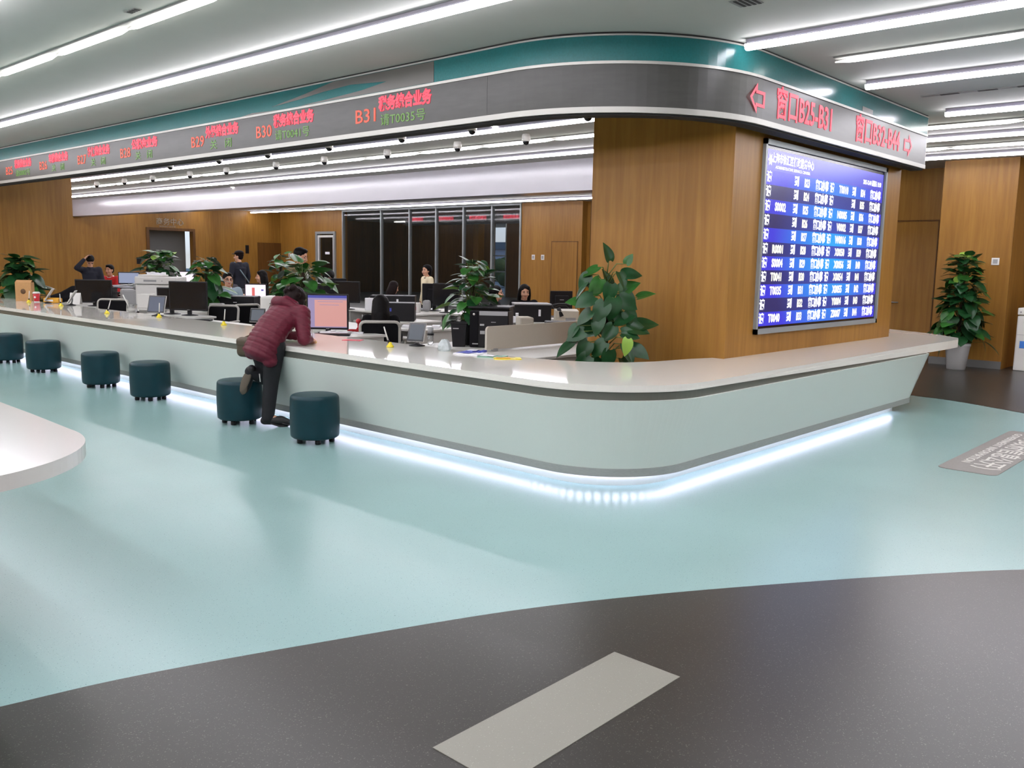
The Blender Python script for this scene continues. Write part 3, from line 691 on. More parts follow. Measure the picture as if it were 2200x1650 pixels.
def pothos(label, loc, pot_r, pot_h, top, rad, n, L, seed, pot_mat='black', pole=True, taper=.55, zlow=None, mats=('leaf', 'leaf_dark', 'leaf_lime'), dark=.4, group=None):
    t = thing('potted_pothos', label, 'plant', loc, 0, group)
    a = MB(); a.lathe([(pot_r*.72, 0), (pot_r*.95, pot_h*.88), (pot_r, pot_h*.9), (pot_r, pot_h), (pot_r*.9, pot_h), (pot_r*.88, pot_h*.9)], n=28); a.build('pot', pot_mat, t)
    a = MB(); a.lathe([(.01, pot_h*.88), (pot_r*.88, pot_h*.89), (.01, pot_h*.9)], n=20); a.build('soil', 'soil', t)
    if pole:
        a = MB(); h = top-.12
        a.tube([(0, 0, pot_h*.85)]+[(random.uniform(-.004, .004), random.uniform(-.004, .004), pot_h*.85+(h-pot_h*.85)*k/8) for k in range(1, 9)], [.03]*8+[.024], 9); a.build('moss_pole', 'moss', t)
    random.seed(seed); sp = []
    z0 = pot_h if zlow is None else zlow
    for i in range(n):
        k = (i+.5)/n; z = z0 + (top-z0)*k**.9
        r_ = rad*(1-taper*k)*(.35+.5*random.random())
        az = i*2.39996+random.uniform(-.4, .4)
        Lk = L*(1.1-.35*k)*random.uniform(.8, 1.2)
        pit = random.uniform(-1.15, .05) + .6*k
        u = random.random(); mi = 1 if u < dark else (2 if u > .965 else 0)
        sp.append((az, z+.03, r_, Lk, pit, mi))
    foliage(t, sp, seed, L, list(mats), top, z0)
    return t
# the large one behind the counter corner: leaf by leaf
t = thing('potted_pothos', 'large pothos climbing a pole behind the counter corner, before the wood pillar', 'plant', (6.72, 4.95, 0))
a = MB(); a.lathe([(.15, 0), (.2, .32), (.215, .33), (.215, .36), (.19, .36), (.185, .32)]); a.build('pot', 'black', t)
a = MB(); a.lathe([(.01, .31), (.185, .32), (.01, .325)]); a.build('soil', 'soil', t)
a = MB(); a.tube([(0, 0, .3), (.005, 0, .7), (-.005, .004, 1.1), (.01, 0, 1.42)], [.035, .035, .032, .026], 10); a.build('moss_pole', 'moss', t)
RT = _R.copy(); RT.z = 0; RT.normalize(); TO = -Vector((_F.x, _F.y, 0)).normalized()
HERO = [ # right, height, towards viewer, length, direction angle (0 right, 90 up), tilt to viewer, material
 (1310, 560, .02, .20, 98, .3, 1), (1345, 567, .05, .13, 60, .6, 0), (1285, 574, .10, .20, 208, .2, 0), (1265, 590, .12, .20, 232, .3, 1), (1330, 585, .12, .20, 300, .8, 1), (1338, 588, .08, .22, 4, .7, 1),
 (1262, 607, .14, .22, 232, .2, 1), (1290, 600, .18, .24, 245, .9, 0), (1313, 610, .2, .22, 262, .9, 1), (1330, 628, .02, .24, 36, .5, 0), (1330, 640, .12, .24, 330, .9, 1), (1335, 630, .06, .26, 312, .7, 1),
 (1275, 636, .2, .24, 210, .5, 1), (1300, 650, .24, .25, 240, .9, 1), (1318, 640, .25, .27, 268, .95, 1), (1342, 668, .1, .22, 322, .8, 1), (1270, 668, .22, .22, 222, .6, 1), (1290, 680, .24, .22, 250, .8, 1),
 (1345, 700, .1, .28, 348, .6, 1), (1362, 698, .02, .28, 8, .5, 1), (1318, 700, .2, .22, 235, .8, 1), (1240, 700, .2, .20, 228, .4, 1), (1255, 712, .24, .22, 205, .5, 1), (1230, 735, .2, .24, 215, .3, 1), (1265, 735, .25, .24, 238, .6, 1),
 (1300, 735, .26, .22, 225, .8, 1), (1310, 752, .27, .24, 262, .9, 1), (1349, 728, .36, .19, 264, .6, 2), (1340, 740, .2, .25, 300, .8, 1), (1360, 745, .12, .22, 330, .7, 1), (1335, 715, .18, .22, 350, .7, 1), (1268, 765, .26, .22, 215, .7, 1), (1290, 770, .2, .2, 250, .8, 1), (1255, 650, .1, .2, 170, .6, 0), (1285, 620, .05, .2, 150, .6, 1), (1320, 690, .1, .24, 20, .7, 1), (1370, 640, .0, .2, 24, .4, 0), (1275, 700, .1, .24, 190, .7, 1), (1350, 748, -.05, .26, 340, .5, 1), (1335, 770, .1, .22, 300, .7, 1), (1325, 665, -.05, .24, 250, .6, 1), (1300, 700, -.1, .26, 200, .6, 1), (1310, 620, -.05, .22, 100, .5, 1)]
fo = MB(); sm = MB(); random.seed(11)
for px, py, tv, L, ang, tilt, mi in HERO:
    d0 = _ray(px, py); q = (Vector((6.72, 4.95, 0))+TO*tv - Vector((0, 0, EYE))); dd = (q.x*_F.x+q.y*_F.y)/(d0.x*_F.x+d0.y*_F.y)
    wp = Vector((0, 0, EYE))+d0*dd - Vector((6.72, 4.95, 0))
    u = RT*math.cos(R(ang))+Vector((0, 0, math.sin(R(ang))))
    d = u + TO*random.uniform(-.1, .35)
    n = TO*tilt + Vector((0, 0, 1))*(1-tilt*.7) + RT*random.uniform(-.7, .7)
    leaf(fo, wp, d, n, L*.86, L*.66, mi, random.uniform(.1, .4), random.uniform(.05, .3))
    root = Vector((0, 0, max(.35, wp.z-.12))); mid = (root+wp)/2+Vector((0, 0, .06))
    sm.tube([root, mid, wp], [.006, .005, .004], 5)
fo.build('leaves', ['leaf', 'leaf_dark', 'leaf_lime'], t); sm.build('stems', 'stem', t)

pothos('bushy pothos in a white pot in front of the right-hand wood wall', (15.97, 4.44, .003), .2, .44, 1.88, .48, 200, .24, 3, 'white_pot', True, .62, .42, dark=.65)
p = D(1014, 746, 9.6); pothos('medium pothos in a black pot behind the black printer', (p.x, p.y, .75), .13, .26, .88, .34, 85, .17, 8, 'black', True, .65, .2, dark=.35)
p = P(980, 745, .75); t = thing('desk_bin', 'black tapered bin left of the black printer', 'bin', (p.x+.06, p.y+.02, .75), VIEW)
a = MB(); a.lathe([(.09, 0), (.115, .24), (.125, .245), (.125, .26), (.112, .26), (.088, .02)], n=4, smooth=False, X=Matrix.Rotation(PI/4, 4, 'Z')); a.build('bin_body', 'black', t)
a = MB(); a.box(-.06, .0, -.088, -.084, .19, .2); a.build('handle_slot', 'grey_plastic', t)
p = D(652, 640, 12.2); pothos('bright green pothos behind the leaning woman', (p.x, p.y, .75), .13, .14, .82, .48, 62, .27, 15, 'black', True, .45, .12, dark=.15)
p = D(446, 640, 14.6); pothos('pothos on the desks left of the leaning woman', (p.x, p.y, .75), .13, .14, .85, .36, 64, .23, 21, 'black', True, .6, .12, dark=.3)
p = D(345, 640, 18.6); pothos('pothos in front of the grey opening', (p.x, p.y, .75), .14, .2, .97, .55, 80, .28, 27, 'black', True, .6, .2, dark=.4)
p = P(50, 650, .80); pothos('pothos behind the paper bag at the left end of the counter', (6.15, 18.25, .02), .16, .4, 1.52, .52, 90, .33, 31, 'black', True, .8, .6, dark=.55)
p = D(604, 600, 21); pothos('far pothos beside the dark doorway', (p.x, p.y, .02), .16, .4, 1.7, .4, 40, .26, 37, 'black', True, .5, .6, dark=.4)

# ================================================================== leaflets and small things on the worktop
ZT = .80
def pen(px, py, lean, label):
    p = P(px, py, ZT)
    t = thing('desk_pen', label, 'pen', (p.x, p.y, ZT), 0, 'pens in yellow holders on the counter')
    a = MB(); a.lathe([(.036, 0), (.036, .012), (.02, .03), (.014, .05)], n=18); a.build('holder', 'yellow', t)
    a = MB(); dx = RT*lean; a.tube([(0, 0, .02), tuple(dx*.35+Vector((0, 0, .07)))], .011, 8); a.build('collar', 'black', t)
    a = MB(); a.tube([tuple(dx*.35+Vector((0, 0, .07))), tuple(dx+Vector((0, 0, .2)))], [.008, .006], 8); a.build('barrel', 'white_plastic', t)
    return t
pen(838, 746, -.06, 'pen in yellow holder left of the tablet nearest the corner')
pen(481, 699, .02, 'pen in yellow holder left of the leaning woman')
pen(342, 682, .01, 'pen in yellow holder below the blue tablet')
pen(230, 674, .06, 'pen in yellow holder before the left chair')
pen(131, 658, -.01, 'pen in yellow holder beside the yellow parcel')
pen(62, 650, .02, 'yellow pen holder before the paper bag')
def tablet(px, py, w_, h_, rz, tilt, label, scr='scr_tab', hz=.045, flip=1):
    p = P(px, py, ZT)
    t = thing('tablet_display', label, 'tablet', (p.x, p.y, ZT), rz, 'tablets on stands along the counter')
    X = Matrix.Translation((0, 0, hz)) @ Matrix.Rotation(tilt, 4, 'X')     # screen faces local -Y
    a = MB(); a.box(-w_/2, w_/2, 0, .014, 0, h_, 0, X, .006); a.build('shell', 'white_plastic', t)
    a = MB(); a.box(-w_/2+.004, w_/2-.004, -.003, 0, .004, h_-.004, 0, X); a.build('bezel', 'black_gloss', t)
    a = MB(); a.box(-w_/2+.022, w_/2-.022, -.0045, -.003, .022, h_-.022, 0, X); a.build('screen', scr, t)
    a = MB(); a.lathe([(.075, 0), (.075, .008), (.03, .02), (.016, .03)], (0, .05, 0), 20, sx=1.1); a.build('base', 'black', t)
    a = MB(); a.tube([(0, .05, .02), (0, .07, .08), tuple(X @ Vector((0, .014, h_*.45)))], [.014, .012, .016], 8); a.build('arm', 'grey_plastic', t)
    return t
tablet(891, 744, .19, .20, VIEW-.35, R(-22), 'tablet on a stand left of the crumpled bag', 'scr_tab2')
tablet(552, 700, .20, .18, VIEW-.1, R(-18), 'grey tablet half hidden by the leaning woman', 'scr_tab2')
tablet(334, 679, .28, .25, VIEW-.25, R(-16), 'blue tablet on a stand before the black monitor', 'scr_tab')
tablet(146, 656, .24, .24, VIEW-1.25, R(-32), 'white-backed tablet leaning beside the folded card', 'scr_tab')
tablet(97, 651, .24, .24, VIEW-1.25, R(-32), 'white-backed tablet left of the yellow parcel', 'scr_tab')
def flat(name, label, cat, px, py, w_, d_, rz, m, h=.003, dz=0, group=None, z=ZT, m2=None, pos=None):
    p = pos or P(px, py, z); t = thing(name, label, cat, (p.x, p.y, z+dz), rz, group)
    a = MB()
    n = 5
    for i in range(n):   # a sheet with a slight wave
        x0, x1 = -w_/2+w_*i/n, -w_/2+w_*(i+1)/n
        a.box(x0, x1, -d_/2, d_/2, 0, h*(1+.3*math.sin(i*1.7)))
    a.build('cover', m, t)
    if m2:
        a = MB(); a.box(-w_*.42, w_*.1, -d_*.4, d_*.4, h*1.3, h*1.3+.001); a.build('print', m2, t)
    return t
flat('card', 'small red card lying on the worktop', 'card', 758, 731, .20, .12, VIEW-.15, 'pink_card')
flat('leaflet_stack', 'blue and white leaflet stack beside the crumpled bag', 'leaflets', 1010, 761, .26, .18, VIEW-.5, 'paper', .012, 0, 'leaflets at the counter corner', m2='blue_print')
flat('leaflet', 'dark blue folder lying behind the leaflet stack', 'leaflets', 1022, 757, .18, .15, VIEW-.2, 'blue_print', .016, 0, 'leaflets at the counter corner', m2='paper')
flat('leaflet', 'pale green leaflet between the blue folder and the yellow one', 'leaflets', 1058, 767, .24, .16, VIEW-.3, 'green_print', .01, 0, 'leaflets at the counter corner', m2='paper')
flat('leaflet', 'yellow leaflet at the right end of the row', 'leaflets', 1090, 771, .24, .13, VIEW+.1, 'yellow', .007, 0, 'leaflets at the counter corner', m2='yellow_parcel')
p = P(955, 754, ZT); t = thing('plastic_bag', 'crumpled clear plastic bag standing on the worktop', 'bag', (p.x, p.y, ZT), VIEW)
a = MB(); random.seed(5); vs = []; nn = 14
for j, (r_, z) in enumerate(((.055, 0), (.066, .02), (.06, .05), (.045, .085), (.028, .105), (.006, .11))):
    for i in range(nn):
        q = 2*PI*i/nn; k = 1+random.uniform(-.14, .14); vs.append((r_*k*math.cos(q), r_*k*.8*math.sin(q), z+random.uniform(-.006, .006)*(j > 0)))
fs = [(j*nn+i, j*nn+(i+1) % nn, (j+1)*nn+(i+1) % nn, (j+1)*nn+i) for j in range(5) for i in range(nn)]+[tuple(range(nn))[::-1], tuple(5*nn+i for i in range(nn))]
a.add(vs, fs); a.build('film', mat('crumpled_film', S(196, 206, 206), .25, var=.1, scale=30, alpha=.85), t)
# paper bag, cup, parcel, folded card, jar
p = P(51, 647, ZT); t = thing('paper_bag', 'brown paper bag with a round dark print on the counter', 'bag', (p.x, p.y, ZT), VIEW)
a = MB(); a.prism([(-.14, 0), (.14, 0), (.14, .06), (.136, .12), (-.136, .12), (-.14, .06)], 0, .33); a.add([(-.14, 0, .33), (.14, 0, .33), (.14, .06, .37), (-.14, .06, .37)], [(0, 1, 2, 3)]); a.add([(-.136, .12, .33), (.136, .12, .33), (.14, .06, .37), (-.14, .06, .37)], [(0, 1, 2, 3)]); a.build('sack', 'kraft', t)
a = MB(); a.lathe([(.045, 0), (.045, .002)], n=24, X=Matrix.Translation((0, -.001, .17)) @ Matrix.Rotation(PI/2, 4, 'X')); a.build('print', 'kraft_print', t)
p = P(79, 649, ZT); t = thing('paper_cup', 'red paper cup with white lid beside the paper bag', 'cup', (p.x, p.y, ZT))
a = MB(); a.lathe([(.042, .0), (.058, .15)], n=24); a.build('cup_body', 'red_gloss', t)
a = MB(); a.lathe([(.061, .148), (.061, .162), (.052, .166), (.05, .178), (.02, .18)], n=24); a.build('lid', 'white_plastic', t)
a = MB(); a.lathe([(.0425, .0), (.0445, .016)], n=24); a.build('base_band', 'white_plastic', t)
a = MB(); a.lathe([(.018, 0), (.018, .003)], n=16, X=Matrix.Translation((-.037, -.034, .085)) @ Matrix.Rotation(VIEW, 4, 'Z') @ Matrix.Rotation(PI/2, 4, 'X')); a.build('print', 'paper', t)
p = P(113, 651, ZT); t = thing('parcel', 'yellow wrapped parcel lying on the counter', 'parcel', (p.x, p.y, ZT), VIEW-.1)
a = MB(); a.box(-.14, .14, -.06, .08, 0, .09, b=.025); a.build('wrap', 'yellow_parcel', t)
a = MB(); a.box(-.09, .05, -.063, -.06, .03, .06); a.build('address_label', 'paper', t)
p = P(160, 654, ZT); t = thing('folded_card', 'white folded card standing beside the left monitor', 'card', (p.x, p.y, ZT), VIEW)
a = MB(); X1 = Matrix.Rotation(R(-14), 4, 'X'); a.box(-.09, .09, 0, .004, 0, .2, 0, X1); a.build('front', 'white_plastic', t); a = MB(); a.box(-.09, .09, -.004, 0, 0, .2, 0, Matrix.Translation((0, .1, 0)) @ Matrix.Rotation(R(14), 4, 'X')); a.build('back', 'white_plastic', t)
p = P(284, 671, ZT); t = thing('plastic_jar', 'small clear jar with spoon on the counter', 'jar', (p.x, p.y, ZT))
a = MB(); a.lathe([(.06, 0), (.075, .02), (.07, .1), (.075, .12)], n=20); a.build('jar_body', 'glassy', t)
a = MB(); a.tube([(-.02, 0, .03), (-.12, .02, .26)], .008, 6); a.build('stick', 'white_plastic', t)
a = MB(); a.lathe([(.045, .01), (.05, .06)], n=16); a.build('contents', 'white_plastic', t)

# ================================================================== staff desks and equipment
ZD = .75
def desk(label, x0, x1, y0, y1, group='staff desks'):
    t = thing('staff_desk', label, 'desk', ((x0+x1)/2, (y0+y1)/2, 0), 0, group); w_, l_ = (x1-x0)/2, (y1-y0)/2
    a = MB(); a.box(-w_, w_, -l_, l_, ZD-.03, ZD, b=.006); a.build('tabletop', 'desk_white', t)
    for sy in (-1, 1):
        a = MB(); a.box(-w_+.03, w_-.03, sy*(l_-.04)-.012, sy*(l_-.04)+.012, .002, ZD-.03); a.build('side_panel', 'desk_white', t)
    a = MB(); a.box(w_-.08, w_-.06, -l_+.05, l_-.05, .25, ZD-.03); a.build('modesty_panel', 'desk_white', t)
    return t
for g, x0, x1, y0, y1, lb in (
 ('desks joined to the counter', 5.93, 7.12, 5.45, 7.15, 'inner desk under the black printer at the corner end'),
 ('desks joined to the counter', 5.93, 6.85, 8.30, 10.2, 'inner desk under the pink-screen monitor'),
 ('desks joined to the counter', 5.93, 6.42, 10.22, 12.3, 'inner desk left of the leaning woman'),
 ('desks joined to the counter', 5.93, 6.85, 12.32, 13.4, 'inner desk under the middle black monitor'),
 ('desks joined to the counter', 5.93, 7.12, 15.42, 17.3, 'inner desk under the left black monitor'),
 ('desks joined to the counter', 6.64, 7.16, 14.45, 15.40, 'side desk under the grey computer tower'),
 ('staff desks', 7.13, 8.32, 5.62, 6.40, 'desk beside the beige divider'),
 ('staff desks', 6.98, 7.78, 9.15, 11.35, 'desk under the bright green pothos'),
 ('staff desks', 7.05, 8.25, 12.8, 14.1, 'desk under the middle pothos'),
 ('staff desks', 8.28, 9.27, 13.3, 14.45, 'desk under the white and red page monitor'),
 ('staff desks', 8.1, 9.1, 9.75, 10.6, 'desk under the black box printer with blue tag'),
 ('staff desks', 8.34, 9.88, 7.38, 8.2, 'desk left of the large pothos, behind the beige divider'),
 ('staff desks', 7.6, 8.3, 8.55, 9.12, 'desk with a white paper stack before the drawers'),
 ('staff desks', 9.9, 10.68, 7.95, 9.35, 'desk under the beige telephone'),
 ('staff desks', 11.0, 11.65, 8.3, 9.32, 'desk under the dark monitor by the wood wall'),
 ('staff desks', 9.72, 10.42, 11.1, 12.9, 'desk under the black box printer with white tag'),
 ('staff desks', 10.46, 11.25, 10.8, 11.78, 'desk under the double black monitors beside the medium pothos'),
 ('staff desks', 9.3, 10.2, 12.95, 13.75, 'desk under the back pair of black monitors'),
 ('staff desks', 7.7, 9.9, 17.95, 19.15, 'far desk under the paper tray and the far pothos')):
    desk(lb, x0, x1, y0, y1, g)

def monitor(label, px, py, w_, h_, rz=VIEW, scr=None, z=ZD, dd=None, front=True, lift=.1, bands=None):
    p = P(px, py, z) if dd is None else D(px, py, dd)
    t = thing('monitor', label, 'monitor', (p.x, p.y, z), rz, 'desk monitors')
    z0 = lift
    a = MB(); a.box(-w_/2, w_/2, 0, .035, z0, z0+h_, b=.008)
    if not front: a.box(-w_*.3, w_*.3, -.03, 0, z0+h_*.15, z0+h_*.75, b=.01)
    a.build('casing', 'black', t)
    yo = -.002
    if front:
        a = MB(); a.box(-w_/2+.018, w_/2-.018, yo, 0, z0+.025, z0+h_-.018); sc = a.build('screen', scr or 'black_gloss', t)
        if bands:
            for nm, x0, x1, y0, y1, m in bands:
                a = MB(); a.box(-w_/2+.018+x0*(w_-.036), -w_/2+.018+x1*(w_-.036), yo-.0015, yo-.0003, z0+.025+y0*(h_-.043), z0+.025+y1*(h_-.043)); a.build(nm, m, sc)
        a = MB(); a.box(-.02, .02, -.003, 0, z0+.008, z0+.014); a.build('badge', 'grey_plastic', t)
    else:
        a = MB(); a.box(-.035, .035, -.033, -.03, z0+h_*.5, z0+h_*.53); a.build('badge', 'grey_plastic', t)
    a = MB(); a.box(-.03, .03, .03, .06, .01, z0+h_*.4); a.build('stand', 'black', t)
    a = MB(); a.lathe([(.11, 0), (.11, .008), (.03, .02)], (0, .05, 0), 22, sx=1.15); a.build('foot', 'black', t)
    return t
PB = [('sidebar', 0, .17, 0, .9, 'scr_lilac'), ('title_bar', 0, 1, .92, 1, 'scr_blue'), ('tool_bar', 0, 1, .86, .92, 'scr_lilac'), ('task_bar', 0, 1, 0, .03, 'scr_lilac'), ('text_line', .3, .8, .70, .715, 'scr_lilac'), ('text_line', .25, .9, .80, .815, 'scr_lilac')]
monitor('monitor with a pink screen beside the leaning woman', 704, 716, .50, .43, VIEW+.05, 'scr_pink', bands=PB, lift=.045)
monitor('dark monitor in the middle of the counter, left of the mesh chair', 405, 678, .60, .44, VIEW-.08, None, lift=.075)
monitor('dark monitor half hidden behind the middle one', 368, 671, .42, .33, VIEW+.1, None, dd=13.6, lift=.08)
monitor('dark monitor at the left end, behind the folded card', 202, 658, .64, .40, VIEW, None, lift=.06)
monitor('dark monitor turned away, left of the back pair', 714, 642, .52, .40, VIEW+.25, dd=16.2, front=False, lift=.14)
monitor('dark monitor on the right of the back pair', 746, 642, .46, .38, VIEW-.1, None, dd=15.8, lift=.12)
monitor('dark monitor turned away beside the medium pothos', 934, 660, .45, .36, VIEW+.3, dd=15.8, front=False, lift=.13)
monitor('dark monitor touching the medium pothos leaves', 958, 660, .47, .39, VIEW-.1, None, dd=15.3, lift=.12)
monitor('dark monitor against the wood wall behind the beige telephone', 1206, 650, .38, .30, VIEW+.2, dd=14.6, front=False, lift=.14)
monitor('monitor with a white and red page in the middle of the office', 549, 620, .40, .26, VIEW, 'scr_white', dd=16.0, lift=.16, bands=[('page_band', .32, .46, .02, .75, 'scr_red'), ('page_mark', .78, .9, .5, .62, 'scr_blue')], z=ZD)
monitor('monitor with a white screen behind the middle pothos', 398, 615, .42, .30, VIEW, 'scr_white', dd=19.6, lift=.26, z=ZD)
monitor('monitor with a misty blue screen above the paper tray', 277, 603, .44, .26, VIEW+.15, 'scr_mist', dd=18.9, lift=.27, z=ZD)

def pbox(name, label, cat, px, py, w_, d_, h_, rz, m, z=ZD, dd=None, b=.012, sticker=None, lid=None, group=None):
    p = P(px, py, z) if dd is None else D(px, py, dd)
    t = thing(name, label, cat, (p.x, p.y, z), rz, group)
    a = MB(); a.box(-w_/2, w_/2, 0, d_, 0, h_-(.02 if lid else 0), b=b); a.build('body', m, t)
    if lid: a = MB(); a.box(-w_/2-.004, w_/2+.004, -.004, d_+.004, h_-.022, h_, b=.008); a.build('lid', lid, t)
    if sticker:
        for i, (x, zz, sw_, sh_, mm) in enumerate(sticker):
            a = MB(); a.box(x-sw_/2, x+sw_/2, -.003, .001, zz-sh_/2, zz+sh_/2); a.build('sticker', mm, t)
    return t
# black laser printer near the corner
p = P(1044, 748, ZD); t = thing('laser_printer', 'large black printer with paper tray on top, near the counter corner', 'printer', (p.x+.05, p.y, ZD), VIEW-.12)
a = MB(); a.box(-.21, .20, 0, .40, 0, .39, b=.012); a.build('body', 'black', t)
a = MB(); a.box(-.23, .21, -.02, .40, .41, .432, b=.008); a.box(-.2, .2, .05, .38, .385, .415); a.build('top_tray', 'black', t)
a = MB(); a.box(-.21, -.12, -.012, 0, .01, .38, b=.004); a.build('control_column', 'black_soft', t)
a = MB(); a.box(-.11, .19, -.006, 0, .34, .385); a.build('front_slot', 'grey_plastic', t)
a = MB(); a.lathe([(.012, 0), (.012, .004)], n=14, X=Matrix.Translation((-.165, -.012, .35)) @ Matrix.Rotation(PI/2, 4, 'X')); a.build('power_button', 'white_plastic', t)
for x, z, w_, h_ in ((-.08, .24, .045, .02), (-.075, .16, .05, .035), (.04, .27, .05, .006), (-.15, .04, .06, .012)):
    a = MB(); a.box(x-w_/2, x+w_/2, -.014 if x < -.12 else -.003, 0, z-h_/2, z+h_/2); a.build('sticker', 'grey_plastic', t)
# office copier
p = D(335, 640, 17.6); t = thing('copier', 'tall off-white office copier with papers on top', 'copier', (p.x, p.y, .002), VIEW+.05)
a = MB(); a.box(-.40, .40, 0, .6, .0, 1.06, b=.02); a.box(-.40, .43, -.03, .6, 1.07, 1.22, b=.02); a.build('body', 'white_plastic', t)
a = MB(); a.box(-.22, .03, -.034, -.029, 1.12, 1.16); a.build('slot', 'grey_plastic', t)
a = MB(); a.box(-.36, .1, .05, .5, 1.22, 1.26, b=.015); a.build('document_feeder', 'white_plastic', t)
a = MB(); a.lathe([(.01, 0), (.01, .004)], n=10, X=Matrix.Translation((.14, -.03, 1.14)) @ Matrix.Rotation(PI/2, 4, 'X')); a.build('button', 'grey_plastic', t)
a = MB(); a.box(-.3, .3, -.006, .0, .55, .8); a.box(-.3, .3, -.006, 0, .25, .5); a.build('paper_drawers', 'beige_plastic', t)
q = t.location.copy()
flat('paper_pile', 'loose white papers on top of the copier', 'papers', 0, 0, .34, .28, VIEW+.3, 'paper', .04, 0, 'papers on the desks', z=1.262, pos=q+Vector((.15, .25, 0)))
p = D(262, 615, 17.9); t = thing('paper_tray', 'paper tray stack with loose sheets left of the copier', 'tray', (p.x, p.y, ZD), VIEW)
for k in range(3):
    a = MB(); a.box(-.24, .24, 0, .3, .10*k+.02, .10*k+.035); a.build('tray_shelf', 'black', t)
    if k == 2: a = MB(); a.box(-.2, .2, .02, .28, .235, .27, X=Matrix.Rotation(.06, 4, 'Y')); a.box(-.17, .22, -.02, .26, .275, .29, X=Matrix.Rotation(-.05, 4, 'Y')); a.build('sheets', 'paper', t)
a = MB()
for x in (-.235, .235): a.box(x-.006, x+.006, .0, .3, 0, .24)
a.build('side_frame', 'grey_plastic', t)
pbox('computer_tower', 'grey computer tower left of the blue tablet', 'computer', 279, 668, .22, .4, .31, VIEW+.5, 'grey_plastic', dd=15.2, b=.03)
pbox('white_box', 'open white box beside the grey computer tower', 'box', 310, 664, .24, .2, .24, VIEW, 'white_plastic', dd=15.0)
pbox('dot_matrix_printer', 'black box printer with white tag behind the black-haired woman', 'printer', 843, 660, .80, .45, .26, VIEW+.05, 'black', dd=15.8, sticker=((.09, .15, .035, .1, 'paper'),), group='black box printers')
pbox('dot_matrix_printer', 'black box printer with blue tag below the other one, before the white drawers', 'printer', 852, 699, .52, .4, .27, VIEW+.05, 'black', dd=13.0, sticker=((-.1, .17, .05, .05, 'blue_print'),), group='black box printers')
pbox('dot_matrix_printer', 'black box printer with grey lid and white tag right of the medium pothos', 'printer', 1145, 690, .56, .42, .28, VIEW+.12, 'black', dd=13.4, lid='grey_plastic', sticker=((.1, .14, .035, .1, 'paper'),), group='black box printers')
pbox('dot_matrix_printer', 'flat black printer under the white papers, left of the large pothos', 'printer', 1210, 700, .45, .3, .09, VIEW+.1, 'black', dd=12.2, group='black box printers')
pbox('white_carton', 'small white carton with a red print before the double monitors', 'box', 888, 664, .20, .16, .17, VIEW-.1, 'white_plastic', dd=15.2, sticker=((.035, .07, .03, .06, 'pink_card'),))
pbox('document_box', 'white document holder standing beside the brown-haired woman', 'folder', 798, 637, .24, .05, .22, VIEW, 'paper', dd=15.6)
pbox('speaker', 'grey rounded speaker left of the double monitors', 'speaker', 916, 662, .14, .14, .2, VIEW, 'grey_plastic', dd=15.6, b=.04)
pbox('tissue_box', 'grey tissue box on the desk right of the middle monitor', 'box', 463, 657, .22, .14, .16, VIEW, 'grey_plastic', dd=14.0, b=.02)
pbox('white_case', 'white computer case behind the leaning woman', 'computer', 578, 690, .26, .4, .34, VIEW, 'white_plastic', dd=12.75, b=.03)
pbox('black_printer', 'low black printer below the middle pothos', 'printer', 505, 655, .62, .4, .25, VIEW, 'black', dd=14.6, sticker=((.0, .15, .06, .01, 'paper'),))
pbox('black_printer', 'low black printer beside the page monitor', 'printer', 570, 640, .55, .4, .2, VIEW, 'black', dd=15.4)
pbox('keyboard', 'black keyboard before the pink-screen monitor', 'keyboard', 712, 722, .42, .14, .025, VIEW+.1, 'black', b=.006)
pbox('keyboard', 'black keyboard below the middle monitor', 'keyboard', 418, 690, .42, .14, .025, VIEW, 'black', b=.006)
# white drawer cabinet under the back-row desk
p = P(930, 664, ZD); t = thing('drawer_cabinet', 'white desk cabinet with one drawer above two open shelves', 'cabinet', (p.x-.32, p.y-.1, 0.002), VIEW+.1)
a = MB()
for x0, x1, z0, z1 in ((-.45, -.42, 0, .715), (-.2, -.17, 0, .715), (.33, .36, 0, .715), (-.17, .33, .49, .505), (-.17, .33, .25, .265), (.06, .075, .265, .49)): a.box(x0, x1, 0, .45, z0, z1)
a.box(-.45, .36, .44, .45, 0, .715); a.box(-.5, .42, -.03, .5, .715, .745); a.box(-.42, -.2, .0, .02, 0, .715)
a.build('carcass', 'desk_white', t)
a = MB(); a.box(-.165, .325, -.012, .01, .52, .70, b=.004); d_ = a.build('drawer', 'desk_white', t)
a = MB(); a.box(.03, .14, -.022, -.012, .60, .62); a.build('handle', 'grey_plastic', d_)
p = P(925, 664, ZD)
flat('papers', 'white papers on the desk above the white drawer', 'papers', 0, 0, .5, .25, VIEW+.2, 'paper', .02, 0, 'papers on the desks', z=ZD, pos=p+Vector((-.2, -.05, 0)))
flat('papers', 'white sheets lying before the pink-screen monitor', 'papers', 722, 717, .34, .2, VIEW-.15, 'paper', .025, 0, 'papers on the desks', z=ZD)
flat('papers', 'white sheet lying right of the pink-screen monitor', 'papers', 758, 716, .26, .18, VIEW+.1, 'paper', .015, 0, 'papers on the desks', z=ZD)
flat('papers', 'white papers on the desk left of the large pothos', 'papers', 1172, 706, .5, .3, VIEW+.1, 'paper', .03, 0, 'papers on the desks', z=ZD)
flat('papers', 'grey-white paper pile beside the black box printer with lid', 'papers', 1098, 692, .22, .2, VIEW, 'paper', .12, 0, 'papers on the desks', z=ZD)
flat('papers', 'white paper stack on the desk below the drawers', 'papers', 905, 704, .5, .2, VIEW, 'paper', .03, 0, 'papers on the desks', z=ZD)
